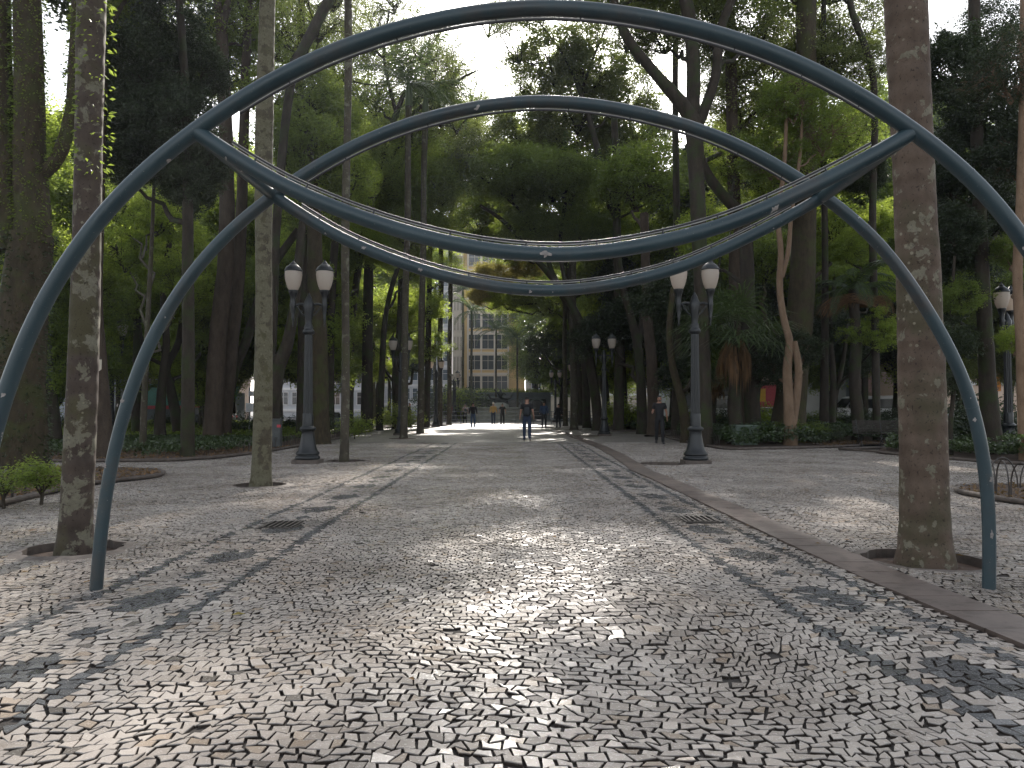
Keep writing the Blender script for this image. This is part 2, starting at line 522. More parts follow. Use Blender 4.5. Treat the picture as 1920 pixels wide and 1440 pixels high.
def paving_stones():
    RW, CW = 0.064, 0.073
    Y0, Y1, XM = 1.6, 30.0, 12.6
    nr = int((Y1 - Y0) / RW); nc = int(2 * XM / CW)
    # shared boundary vertices at every half cell
    gx = (np.arange(2 * nc + 5) * CW / 2 - XM)[None, :] + np.zeros((nr + 1, 1))
    gy = (np.arange(nr + 1) * RW + Y0)[:, None] + np.zeros((1, 2 * nc + 5))
    gx = gx + rng.uniform(-1, 1, gx.shape) * CW * 0.26
    gy = gy + rng.uniform(-1, 1, gy.shape) * RW * 0.33
    vs, cols = [], []
    cx_all = []
    for r in range(nr):
        y = Y0 + r * RW
        xm = min(XM, 0.70 * y + 2.2)
        off = (r % 2)
        i = np.arange(nc)
        a = 2 * i + off
        px = np.stack([gx[r, a], gx[r, a + 1], gx[r, a + 2], gx[r + 1, a + 2], gx[r + 1, a + 1], gx[r + 1, a]], 1)
        py = np.stack([gy[r, a], gy[r, a + 1], gy[r, a + 2], gy[r + 1, a + 2], gy[r + 1, a + 1], gy[r + 1, a]], 1)
        keep = np.abs(px.mean(1)) < xm
        cx_all.append(np.stack([px[keep], py[keep]], 2))
    S = np.concatenate(cx_all)                        # (n,6,2)
    # warp so that the courses wander in fans
    x, y = S[..., 0].copy(), S[..., 1].copy()
    S[..., 0] += 0.10 * snoise(x, y, 1, 2.2)
    S[..., 1] += 0.16 * snoise(x, y, 2, 1.9) + 0.05 * snoise(x, y, 3, 5)
    c = S.mean(1)
    ok = rng.random(len(c)) > 0.004
    for p in BEDS.values():
        ok &= ~inpoly(c[:, 0], c[:, 1], p)
    for (a, b, rr) in PITS: ok &= (c[:, 0] - a) ** 2 + (c[:, 1] - b) ** 2 > (rr + 0.03) ** 2
    ok &= np.abs(c[:, 0] - stripx(c[:, 1])) > SWID / 2 + 0.02
    ok &= ~((np.abs(c[:, 0] + 2.63) < 0.22) & (np.abs(c[:, 1] - 8.9) < 0.30))
    ok &= ~((np.abs(c[:, 0] - 2.25) < 0.22) & (np.abs(c[:, 1] - 9.35) < 0.30))
    S = S[ok]; c = c[ok]; n = len(c)
    # collapse some mid vertices to give 4 and 5 sided stones
    m1 = rng.random(n) < 0.45
    S[m1, 1] = (S[m1, 0] + S[m1, 2]) / 2
    m2 = rng.random(n) < 0.45
    S[m2, 4] = (S[m2, 3] + S[m2, 5]) / 2
    S = S + rng.normal(0, 0.0022, (n, 6, 2))
    d = S - c[:, None, :]
    ln = np.linalg.norm(d, axis=2, keepdims=True) + 1e-6
    gap = rng.uniform(0.0045, 0.0088, (n, 1, 1))
    top = c[:, None, :] + d * (1 - (gap + 0.0030) / ln)
    bot = c[:, None, :] + d * (1 - (gap + 0.0005) / ln)
    base = 0.009 * snoise(c[:, 0], c[:, 1], 5, 2.0) + 0.004 * snoise(c[:, 0], c[:, 1], 6, 6.0)
    h = 0.012 + base + rng.normal(0, 0.0014, n)
    tx, ty = rng.normal(0, 0.035, n), rng.normal(0, 0.035, n)
    zt = h[:, None] + (top[..., 0] - c[:, 0:1]) * tx[:, None] + (top[..., 1] - c[:, 1:2]) * ty[:, None]
    zb = zt - 0.005
    T = np.concatenate([top, zt[..., None]], 2); B = np.concatenate([bot, zb[..., None]], 2)
    B2 = B.copy(); B2[..., 2] = zb - 0.02
    V = np.concatenate([T, B, B2], 1).reshape(-1, 3)   # 18 per stone
    o = (np.arange(n) * 18)[:, None]
    hexs = o + np.array([[0, 1, 2, 3, 4, 5]])
    sides = []
    for lv in (0, 6):
        for k in range(6):
            k2 = (k + 1) % 6
            sides.append(o + np.array([[lv + k, lv + 6 + k, lv + 6 + k2, lv + k2]]))
    me = mesh_np('mosaic_paving', V, [hexs] + sides, [M['stone']])
    # colour per stone
    v = rng.uniform(0.35, 0.48, n)
    col = np.stack([v * 1.0, v * 0.905, v * 0.82], 1)
    warm = rng.random(n) < 0.06
    col[warm] *= np.array([0.85, 0.78, 0.70])
    dk = dark_mask(c[:, 0], c[:, 1])
    odd = rng.random(n) < 0.05
    g = rng.uniform(0.075, 0.13, n)
    col[dk & ~odd] = np.stack([g, g * 1.03, g * 1.08], 1)[dk & ~odd]
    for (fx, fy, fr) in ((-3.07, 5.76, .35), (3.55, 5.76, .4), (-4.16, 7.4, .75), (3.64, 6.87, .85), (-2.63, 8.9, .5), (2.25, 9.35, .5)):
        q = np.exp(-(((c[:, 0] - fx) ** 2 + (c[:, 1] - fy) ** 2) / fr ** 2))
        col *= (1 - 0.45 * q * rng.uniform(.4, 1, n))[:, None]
    stray = rng.random(n) < 0.012
    col[stray] *= 0.35
    dirt = np.array([0.052, 0.043, 0.037])[None, :] * rng.uniform(.7, 1.3, (n, 1))
    edge = col * 0.45 + dirt * 0.55
    vc = np.ones((n, 18, 4), np.float32)
    vc[:, :6, :3] = col[:, None]; vc[:, 6:12, :3] = dirt[:, None]; vc[:, 12:, :3] = dirt[:, None]
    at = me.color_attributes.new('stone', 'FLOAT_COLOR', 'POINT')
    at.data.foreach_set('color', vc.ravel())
    o_ = obj('mosaic_paving', me)
    tag(o_, kind='structure')
    return n
NST = paving_stones()

def sheet(name, x0, x1, y0, y1, z, m, kind='structure'):
    b = MB(); b.add([(x0, y0, z), (x1, y0, z), (x1, y1, z), (x0, y1, z)], [(0, 1, 2, 3)])
    return tag(b.build(name, m), kind=kind)
sheet('ground', -700, 700, -60, 1300, -0.12, M['asphalt'])
# joint bed under the stones, with the tree pits cut out
def joint_bed():
    cs = 0.2
    xs = np.arange(-13, 13, cs); ys = np.arange(-2, 30, cs)
    X, Yv = np.meshgrid(xs, ys)
    X = X.ravel(); Yv = Yv.ravel()
    ok = np.ones(len(X), bool)
    for (a, b, rr) in PITS: ok &= (X + cs / 2 - a) ** 2 + (Yv + cs / 2 - b) ** 2 > (rr + 0.10) ** 2
    X = X[ok]; Yv = Yv[ok]; n = len(X)
    def zz(x, y): return 0.009 * snoise(x, y, 5, 2.0) + 0.004 * snoise(x, y, 6, 6.0) + 0.003
    V = np.zeros((n, 4, 3))
    for k, (dx, dy) in enumerate(((0, 0), (cs, 0), (cs, cs), (0, cs))):
        V[:, k, 0] = X + dx; V[:, k, 1] = Yv + dy; V[:, k, 2] = zz(X + dx, Yv + dy) - 0.006
    Q = (np.arange(n) * 4)[:, None] + np.arange(4)[None]
    tag(obj('paving_joint_bed', mesh_np('paving_joint_bed', V.reshape(-1, 3), Q, [M['mortar']])), kind='structure')
joint_bed()
b = MB()
for (x0, x1, y0, y1) in ((-13, 13, 30, 66), (-70, -13, -2, 66), (13, 70, -2, 66), (-70, 70, 66, 76), (-70, 70, -14, -2)):
    b.add([(x0, y0, 0.006), (x1, y0, 0.006), (x1, y1, 0.006), (x0, y1, 0.006)], [(0, 1, 2, 3)])
tag(b.build('plaza_paving', M['far']), kind='structure')
# brown slab strip
def slab_strip():
    b = MB()
    y = 1.5
    while y < 60:
        ln = 0.40
        x0, x1 = float(stripx(y)), float(stripx(y + ln))
        z = 0.026 + random.uniform(-0.001, 0.001)
        g = 0.005
        vs = [(x0 - SWID / 2, y + g, z), (x0 + SWID / 2, y + g, z), (x1 + SWID / 2, y + ln - g, z), (x1 - SWID / 2, y + ln - g, z)]
        lo = [(p[0], p[1], -0.02) for p in vs]
        b.add(vs + lo, [(0, 1, 2, 3), (4, 5, 1, 0), (5, 6, 2, 1), (6, 7, 3, 2), (7, 4, 0, 3)])
        y += ln
    tag(b.build('tactile_path', M['slab']), kind='structure')
slab_strip()
# tree pits
def pit(cx, cy, r, i):
    b = MB(); n = 28
    rr = [r * random.uniform(0.94, 1.05) for _ in range(n)]
    def ring(k, z): return [(cx + rr[j] * k * math.cos(j * 2 * math.pi / n), cy + rr[j] * k * math.sin(j * 2 * math.pi / n), z) for j in range(n)]
    A, B_, C_ = ring(1.0, 0.022), ring(1.0, -0.06), ring(1.0 + 0.27 / r, -0.02)
    D = ring(1.10, 0.016)
    b.cur = 0
    for P1, P2 in ((A, B_), (D, A), (C_, D)):
        b.add(P1 + P2, [(j, (j + 1) % n, n + (j + 1) % n, n + j) for j in range(n)])
    b.cur = 1
    mid = [(p[0], p[1], -0.05 + random.uniform(0, .012)) for p in ring(0.55, 0)]
    low = ring(1.0, -0.06)
    b.add(low + mid, [(j, (j + 1) % n, n + (j + 1) % n, n + j) for j in range(n)])
    b.add(mid, [tuple(range(n))])
    o = b.build('tree_pit', [M['kerb'], M['soil']])
    tag(o, kind='structure')
for i, p in enumerate(PITS): pit(*p, i)
for (a, c_, rr) in PITSFAR:
    b = MB(); b.lathe([(rr, 0.002), (rr, 0.012), (rr * 0.98, 0.013)], (a, c_, 0), 24)
    tag(b.build('tree_pit', M['soil']), kind='structure')
# drain grates
def grate(cx, cy, label):
    t = thing('drain_grate', label, 'drain grate', (cx, cy, 0.0), group='drain grates along the promenade')
    b = MB()
    for dx in (-0.20, 0.20): b.box((dx, 0, 0.010), (0.02, 0.52, 0.02))
    for dy in (-0.25, 0.25): b.box((0, dy, 0.010), (0.38, 0.02, 0.02))
    b.build('frame', M['ironrust'], t)
    b = MB()
    for k in range(6): b.box((-0.16 + k * 0.064, 0, 0.020), (0.024, 0.478, 0.014))
    b.build('bars', M['ironrust'], t)
grate(-2.63, 8.9, 'iron drain grate set in the mosaic left of the promenade centre')
grate(2.25, 9.35, 'iron drain grate beside the brown slab path')

# ------------------------------------------------------------------ leaves
def leaf_quads(C, size, up=0.35, aspect=0.5, droop=0.0, dirs=None, fold=0.12):
    """diamond leaves with centres C (n,3)"""
    n = len(C)
    size = np.broadcast_to(np.asarray(size, float), (n,))
    if dirs is None:
        d = rng.normal(0, 1, (n, 3)); d[:, 2] = d[:, 2] * 0.6 - droop
    else: d = dirs.copy()
    d /= np.linalg.norm(d, axis=1, keepdims=True) + 1e-9
    nn = rng.normal(0, 1, (n, 3)); nn[:, 2] += up * 3
    s = np.cross(d, nn); s /= np.linalg.norm(s, axis=1, keepdims=True) + 1e-9
    nrm = np.cross(s, d)
    L_ = size[:, None]
    a = C - d * L_ * 0.5; e = C + d * L_ * 0.5
    mid = C - d * L_ * 0.05 + nrm * L_ * fold
    l = mid + s * L_ * aspect * 0.5; r_ = mid - s * L_ * aspect * 0.5
    V = np.stack([a, r_, e, l], 1).reshape(-1, 3)
    Q = (np.arange(n) * 4)[:, None] + np.arange(4)[None]
    return V, Q
def limb_pts(a, b_, wander=0.12, n=5):
    a = np.array(a, float); b_ = np.array(b_, float)
    ln = np.linalg.norm(b_ - a)
    out = []
    o = rng.normal(0, wander * ln, 3)
    for i in range(n + 1):
        t = i / n
        out.append(a + (b_ - a) * t + o * math.sin(math.pi * t) * 0.6 + (rng.normal(0, 0.03 * ln, 3) if 0 < i < n else 0))
    return out
def crown_mesh(name, Rr=3.0, ntip=70, per=140, leaf=0.13, crad=0.55, aspect=0.5, flat=0.75, bare=0, up=0.35, droop=0.2):
    """branches (slot 0) and leaf clusters (slot 1) filling an uneven ellipsoid of radius Rr"""
    b = MB()
    root = np.array([0, 0, -Rr * flat * 0.9])
    mains = []
    nm = 6
    for k in range(nm):
        a = 2 * math.pi * (k + rng.uniform(-.3, .3)) / nm
        q = np.array([math.cos(a) * Rr * 0.45, math.sin(a) * Rr * 0.45, Rr * flat * rng.uniform(-0.2, 0.35)])
        pts = limb_pts(root, q, 0.10, 5)
        b.tube(pts, list(np.linspace(0.075, 0.038, 6) * Rr / 3), 5, cap=False)
        mains.append(pts)
    tips = []
    for k in range(ntip):
        d = rng.normal(0, 1, 3); d /= np.linalg.norm(d)
        rad = rng.uniform(0.45, 1.0) ** 0.6
        lump = 1 + 0.22 * math.sin(3.1 * d[0] + 2 * d[2]) + 0.15 * math.sin(5 * d[1] + 1)
        p = d * rad * Rr * lump; p[2] *= flat
        mp = mains[int(rng.integers(nm))]
        best = min(mains, key=lambda m_: np.linalg.norm(m_[3] - p) + rng.uniform(0, 0.3))
        st = best[int(rng.integers(2, 6))]
        pts = limb_pts(st, p, 0.16, 4)
        b.tube(pts, [0.026 * Rr / 3, 0.022 * Rr / 3, 0.016 * Rr / 3, 0.011 * Rr / 3, 0.005 * Rr / 3], 4, cap=False)
        for _ in range(2 + bare):
            e = p + rng.normal(0, crad * 0.9, 3)
            pp = limb_pts(pts[3], e, 0.2, 3)
            b.tube(pp, [0.010 * Rr / 3, 0.008 * Rr / 3, 0.005 * Rr / 3, 0.002 * Rr / 3], 3, cap=False)
            tips.append(e)
        tips.append(p)
    me0 = b
    Cs = []
    for p in tips:
        m_ = int(per * rng.uniform(0.4, 1.4) / (3 + bare) )
        q = rng.normal(0, 1, (m_, 3)) * crad * np.array([1, 1, 0.6]) * rng.uniform(0.5, 1.0)
        Cs.append(q + p)
    Cc = np.concatenate(Cs)
    V, Q = leaf_quads(Cc, rng.uniform(0.7, 1.25, len(Cc)) * leaf, up, aspect, droop)
    bv = np.array(me0.v); bf = [f for f in me0.f if len(f) == 4]
    BQ = np.array(bf)
    V = np.concatenate([bv, V]); Q = Q + len(bv)
    mi = np.concatenate([np.zeros(len(BQ)), np.ones(len(Q))])
    me = mesh_np(name, V, [BQ, Q], [M['bark'], M['leafmid']], mi)
    return me
CR = {
 'dense': [crown_mesh('crown', 3.0, 100, 210, 0.24, 0.40, 0.50) for _ in range(3)],
 'open': [crown_mesh('crown', 3.0, 95, 115, 0.24, 0.36, 0.46) for _ in range(3)],
 'lacy': [crown_mesh('crown', 3.0, 100, 115, 0.19, 0.42, 0.40, bare=1) for _ in range(3)],
 'sparse': [crown_mesh('crown', 3.0, 70, 70, 0.16, 0.40, 0.4, bare=2, flat=0.85) for _ in range(2)],
 'feather': [crown_mesh('crown', 3.0, 110, 170, 0.27, 0.42, 0.26, flat=0.6, droop=0.6) for _ in range(2)],
 'bush': [crown_mesh('crown', 0.6, 40, 60, 0.075, 0.14, 0.5, flat=0.7) for _ in range(3)],
}
CRM = {}
def crown(parent, c, rad, kind, leaf, sz=(1, 1, 1), barkm='bark', name='crown'):
    v = random.randrange(len(CR[kind]))
    if barkm not in ('bark', 'barkbrown', 'barktan'): barkm = 'bark'
    if (kind, v, leaf, barkm) not in CRM:
        me = CR[kind][v].copy()
        me.materials[0] = M[barkm]; me.materials[1] = M[leaf]
        CRM[(kind, v, leaf, barkm)] = me
    me = CRM[(kind, v, leaf, barkm)]
    o = obj(name, me, parent)
    base = 0.6 if kind == 'bush' else 3.0
    o.location = c
    k = rad / base
    o.scale = (k * sz[0], k * sz[1], k * sz[2])
    o.rotation_euler = (random.uniform(-.25, .25), random.uniform(-.25, .25), random.uniform(0, 6.28))
    return o

exec_trees = []
def trunk_from(mb, Y, pts, k=5, n=12, wob=0.03, flare=1.25):
    """pts: (px, py, width px[, dY]) in the photo; depth Y"""
    W = []
    for p in pts:
        yy = Y + (p[3] if len(p) > 3 else 0)
        W.append((P(p[0], p[1], yy), p[2] * yy / F / 2))
    path = smoothpath([q[0] for q in W], k)
    rr = np.interp(np.linspace(0, len(W) - 1, len(path)), range(len(W)), [q[1] for q in W])
    rr = list(rr)
    mb.tube(path, rr, n, cap=True, wob=wob)
    return path, rr
def tree(name, label, Y, stems, crowns, barkm='bark', group=None, cat='tree', base_px=None, flare=1.3, limbs=()):
    s0 = stems[0]
    bx = G(s0[0][0], s0[0][1]) if base_px is None else None
    b0 = P(s0[0][0], s0[0][1], Y)
    t = thing(name, label, cat, (b0.x, Y, 0), 0, group)
    off = Vector((b0.x, Y, 0))
    mb = MB()
    first = True
    ends = []
    for s in stems:
        s = list(s)
        if first:
            # carry the trunk down to the ground with a flare
            p0 = s[0]
            g = P(p0[0], p0[1], Y)
            dz = g.z
            py_ground = p0[1] + (dz + 0.15) * F / Y
            s = [(p0[0] + (p0[0] - s[1][0]) * 0.0, py_ground, p0[2] * flare)] + s if dz > 0.05 else [(p0[0], p0[1] + 0.15 * F / Y, p0[2] * flare)] + s
            first = False
        path, rr = trunk_from(mb, Y, s)
        ends.append((path, rr))
    # limbs from the stems to each crown
    cr = []
    for c in crowns:
        px, py, dY, rad, kind, leaf = c[:6]
        p = P(px, py, Y + dY)
        cr.append((p, rad, kind, leaf))
        allp = [(q, r_) for path, rr in ends for q, r_ in zip(path, rr)]
        tgt = p - Vector((0, 0, rad * 0.5))
        cand = [(q, r_) for q, r_ in allp if q.z < tgt.z and q.z > min(2.0, tgt.z - 0.5)]
        if not cand: cand = [max(allp, key=lambda a: a[0].z)]
        q, r_ = min(cand, key=lambda a: (a[0] - tgt).length + abs((tgt.z - a[0].z) - 0.7 * (Vector((tgt.x, tgt.y)) - Vector((a[0].x, a[0].y))).length) * 0.6)
        ln = (tgt - q).length
        if ln > 0.5:
            lr = min(r_ * 0.6, 0.05 + 0.012 * ln)
            pp = limb_pts(q, tgt, 0.07, 6)
            mb.tube(pp, list(np.linspace(lr, max(0.03, lr * 0.45), 7)), 7, cap=False)
    for l in limbs: trunk_from(mb, Y, l)
    o = mb.build('trunk', M[barkm], t)
    o.location = -off
    for p, rad, kind, leaf in cr:
        crown(t, p - off, rad, kind, leaf, barkm=barkm, sz=(1, 1, random.uniform(0.8, 1.05)))
    return t
def ivy_on(t, path, rad, dens, leaf='leafivy', size=0.06, out=0.05):
    """leaves clinging along a stem, as a part of the tree"""
    Cs, D = [], []
    for i in range(len(path) - 1):
        a, b_ = Vector(path[i]), Vector(path[i + 1])
        ln = (b_ - a).length
        n = int(dens * ln)
        if n == 0: continue
        u = rng.random(n)[:, None]; an = rng.random(n) * 2 * math.pi
        base = np.array(a)[None] * (1 - u) + np.array(b_)[None] * u
        rr = rad[i] + rng.uniform(0.0, out, n)
        dr = np.stack([np.cos(an), np.sin(an), np.full(n, -0.4)], 1)
        Cs.append(base + dr * np.array([1, 1, 0]) * rr[:, None]); D.append(dr + rng.normal(0, .4, (n, 3)))
    V, Q = leaf_quads(np.concatenate(Cs), rng.uniform(.6, 1.4, sum(len(c) for c in Cs)) * size, 0.2, 0.45, dirs=np.concatenate(D))
    o = obj('climbing_plant', mesh_np('climbing_plant', V, Q, [M[leaf]]), t)
    o.location = -Vector(t.location)
    return o

# ------------------------------------------------------------------ arch sculpture
def arch_sculpture():
    YR, YF = 5.76, 4.40
    arc = [(180, 1108), (188, 1000), (201, 900), (224, 795), (258, 690), (299, 600), (360, 506), (430, 430), (510, 365),
           (640, 275), (773, 224), (907, 194), (1007, 186), (1107, 192), (1207, 212), (1290, 233), (1380, 268), (1447, 304),
           (1513, 344), (1563, 381), (1613, 421), (1657, 465), (1697, 517), (1740, 582), (1780, 650), (1812, 723), (1832, 790),
           (1848, 873), (1854, 950), (1856, 1030), (1854, 1102)]
    bar = [(510, 365), (567, 405), (633, 444), (683, 467), (787, 507), (873, 530), (973, 546), (1057, 548), (1140, 537), (1223, 518),
           (1280, 501), (1330, 480), (1413, 441), (1480, 406), (1540, 371)]
    A = [P(x, y, YR) for x, y in arc]; B = [P(x, y, YR) for x, y in bar]
    A[0].z = 0.0; A[-1].z = 0.0
    A = smoothpath(A, 5); B = smoothpath(B, 5)
    for path in (A, B):
        for _ in range(30):
            path[1:-1] = [(path[i - 1] + path[i] * 2 + path[i + 1]) / 4 for i in range(1, len(path) - 1)]
    t = thing('pipe_arch_sculpture', 'dark teal tubular twin arch spanning the mosaic promenade in the foreground', 'arch', (0.2, YR, 0))
    off = Vector((0.2, YR, 0))
    PR = 0.046
    def rel(ps, dy): return [p - off + Vector((0.03 * dy / 1.36, dy, 0)) for p in ps]
    for dy, lab in ((0.0, 'rear arch standing farther from the viewer'), (YF - YR, 'front arch nearest the viewer')):
        m = MB(); a = rel(A, dy)
        m.tube([a[0] - Vector((0, 0, .1))] + a, PR, 20)
        # weld seams
        for i in (40, 41 + 60, 24, 128):
            if i < len(a) - 1:
                d = (a[i + 1] - a[i]).normalized() * 0.005
                m.tube([a[i] - d, a[i] + d], PR + 0.0018, 20)
        o = m.build('arch_pipe', M['paint'], t); tag(o, lab)
        m = MB(); c = rel(B, dy)
        m.tube(c, PR - 0.002, 20)
        o = m.build('curved_crossbar', M['paint'], t); tag(o, 'hanging curved bar of the ' + lab.split()[0] + ' arch')
        # thin rails: above the crossbar, below the crown of the arch
        def rail(path, s, i0, i1):
            out, clips = [], []
            for i in range(i0, i1):
                d = path[min(i + 1, len(path) - 1)] - path[max(i - 1, 0)]
                nrm = Vector((-d.z, 0, d.x)).normalized() * s
                out.append(path[i] + nrm * (PR + 0.020))
                if (i - i0) % 6 == 3: clips.append((path[i] + nrm * (PR - 0.004), path[i] + nrm * (PR + 0.024)))
            r_ = MB(); r_.tube(out, 0.0075, 8)
            ro = r_.build('light_rail', M['raildark'], t)
            r_ = MB()
            r_.tube([p + Vector((0, 0, -0.010 * s)) for p in out], 0.004, 6)
            r_.build('rail_strip', M['rail'], ro)
            for p, q in clips:
                k_ = MB(); k_.tube([p, q], 0.006, 6)
                k_.build('clip', M['raildark'], ro)
        rail(c, 1, 4, len(c) - 4)
        j0 = min(range(len(a)), key=lambda i: (a[i] - c[0]).length); j1 = min(range(len(a)), key=lambda i: (a[i] - c[-1]).length)
        rail(a, -1, j0 + 3, j1 - 3)
    dv = Vector((-0.03, YF - YR, 0))
    for e, lab in ((B[0], 'left'), (B[-1], 'right')):
        m = MB(); m.tube([e - off, e - off + dv], PR - 0.004, 18)
        m.build('tie_pipe', M['paint'], t)
    # torn stickers
    def patch(px, py, Y, w_, h_, ang, col):
        pass
arch_sculpture()

# ------------------------------------------------------------------ street lamps
def make_lamp():
    t = thing('street_lamp', 'x', 'street lamp', (0, 0, 0))
    m = MB(); m.box((0, 0, 0.05), (0.62, 0.62, 0.10)); m.build('stone_plinth', M['kerb'], t)
    m = MB()
    m.lathe([(.285, .10), (.30, .12), (.30, .16), (.275, .185), (.255, .20), (.285, .225), (.29, .25), (.265, .28), (.235, .32), (.20, .42), (.175, .55), (.155, .68), (.145, .78),
             (.15, .79), (.19, .82), (.195, .86), (.17, .89), (.14, .90), (.135, .92)], n=24)
    m.build('pedestal', M['iron'], t)
    m = MB()
    m.lathe([(.130, .92), (.126, 1.2), (.120, 1.22)], n=24)
    m.lathe([(.118, 1.22), (.104, 2.2), (.094, 3.16)], n=28, flute=0.13)
    m.lathe([(.10, 3.14), (.14, 3.18), (.145, 3.23), (.12, 3.27), (.10, 3.29), (.115, 3.33), (.10, 3.36), (.075, 3.42), (.085, 3.5), (.10, 3.62), (.125, 3.78), (.13, 3.9), (.10, 3.96), (.085, 4.0), (.075, 4.04), (.05, 4.09), (.03, 4.12), (.012, 4.17)], n=20)
    m.build('post', M['iron'], t)
    for s in (-1, 1):
        m = MB()
        m.tube(smoothpath([(0.06 * s, 0, 3.86), (0.2 * s, 0, 3.90), (0.32 * s, 0, 3.87), (0.385 * s, 0, 3.87)], 4), 0.032, 10)
        m.tube(smoothpath([(0.09 * s, 0, 3.60), (0.17 * s, 0, 3.66), (0.24 * s, 0, 3.76), (0.30 * s, 0, 3.85)], 4), 0.018, 8)
        m.tube(smoothpath([(0.20 * s, 0, 3.82), (0.15 * s, 0, 3.80), (0.14 * s, 0, 3.74), (0.18 * s, 0, 3.71), (0.21 * s, 0, 3.75)], 4), 0.012, 6)
        m.lathe([(.012, 3.34), (.022, 3.38), (.014, 3.42), (.03, 3.5), (.045, 3.58), (.035, 3.62), (.055, 3.70), (.062, 3.82), (.075, 3.87), (.060, 3.93), (.065, 4.05), (.085, 4.12), (.10, 4.16), (.115, 4.19), (.115, 4.235)], (0.385 * s, 0, 0), 18)
        arm = m.build('arm', M['iron'], t)
        m = MB(); m.lathe([(.10, 4.235), (.125, 4.26), (.165, 4.36), (.198, 4.50), (.212, 4.62), (.205, 4.70)], (0.385 * s, 0, 0), 24)
        m.build('globe', M['globe'], t)
        m = MB(); m.lathe([(.205, 4.695), (.222, 4.70), (.222, 4.725), (.205, 4.74), (.20, 4.76), (.175, 4.80), (.13, 4.84), (.085, 4.875), (.075, 4.88), (.072, 4.90), (.05, 4.92), (.035, 4.94), (.015, 4.955), (.022, 4.97), (.008, 4.995)], (0.385 * s, 0, 0), 24)
        m.build('cap', M['iron'], t)
    return t
lamp0 = make_lamp()
LG = 'twin globe street lamps'
def lamp(x, y, rz, label, first=[True]):
    o = lamp0 if first[0] else copy_tree(lamp0)
    first[0] = False
    o.location = (x, y, 0.0); o.rotation_euler = (0, 0, rz)
    tag(o, label, 'street lamp', LG)
    return o
g = G(580, 868)
lamp(g.x, 18.9, 0, 'large twin globe lamp in the left foreground, before a broad dark trunk')
lamp(4.43, 18.7, 0, 'large twin globe lamp in the right foreground with its left globe behind the hanging bar')
lamp(4.46, 37.4, 0, 'twin globe lamp on the right walk behind the man in black')
lamp(-5.55, 38.5, 0, 'twin globe lamp straddling a palm trunk on the left walk')
lamp(-5.5, 56, 0, 'twin globe lamp between the two thin far palms on the left')
lamp(-5.6, 74, 0, 'small far lamp just right of the thin far palms')
lamp(4.1, 73, 0, 'small far twin globe lamp right of the fountain, left of the right row palm')
lamp(4.95, 60, 0, 'far lamp whose globes show either side of the right row palm')
lamp(-5.9, 80, 0, 'tiny far twin globe lamp before the dark shrubs left of the beige tower')
lamp(4.0, 108, 0, 'tiny far twin globe lamp nearest the fountain on its right')
lamp(-15.8, 30.5, R(52), 'twin globe lamp in the left garden beside the signed trunk')
lamp(14.5, 22.6, R(40), 'twin globe lamp in the ivy bed at the far right')
lamp(28.2, 60, R(75), 'small lamp by the white van on the right street')
lamp(17, 90, R(80), 'tiny lamp between trunks deep in the right garden')

# ------------------------------------------------------------------ palms
def frond(mb, base, az, el, ln, n=26, lw=0.42, droop=1.0, leafw=0.035):
    """a feather leaf: curved rachis with paired leaflets; returns centres via quads"""
    pts = []
    p = np.array(base, float); a = el
    seg = ln / 10
    for i in range(11):
        pts.append(p.copy())
        p = p + seg * np.array([math.cos(az) * math.cos(a), math.sin(az) * math.cos(a), math.sin(a)])
        a -= droop * 0.16 * (0.5 + i / 10)
    mb.cur = 0
    mb.tube(pts, list(np.linspace(0.028, 0.006, 11)), 5, cap=False)
    mb.cur = 1
    side = np.array([-math.sin(az), math.cos(az), 0])
    for i in range(n):
        t = 0.08 + 0.92 * i / n
        k = t * 10; j = min(int(k), 9)
        q = pts[j] + (pts[j + 1] - pts[j]) * (k - j)
        tan = pts[j + 1] - pts[j]; tan /= np.linalg.norm(tan)
        l = lw * math.sin(math.pi * (0.12 + 0.85 * t)) ** 0.6
        for s in (-1, 1):
            d = side * s * 0.85 + tan * 0.55 + np.array([0, 0, -0.42 * droop + random.uniform(-.15, .2)])
            d /= np.linalg.norm(d)
            e = q + d * l; mid = q + d * l * 0.45 + np.array([0, 0, 0.03])
            wv = tan * leafw
            mb.add([q, mid - wv, e, mid + wv], [(0, 1, 2, 3)])
def feather_crown_mesh(nf=15, ln=3.4):
    mb = MB()
    for k in range(nf):
        az = 2 * math.pi * k / nf * 2.4 + random.uniform(-.2, .2)
        frond(mb, (0, 0, 0), az, random.uniform(-0.15, 1.25), ln * random.uniform(.8, 1.05), 30, 0.55, random.uniform(.8, 1.3))
    return mb.mesh('fronds', [M['leafpalm'], M['leafpalm']])
FEA = [feather_crown_mesh() for _ in range(2)]
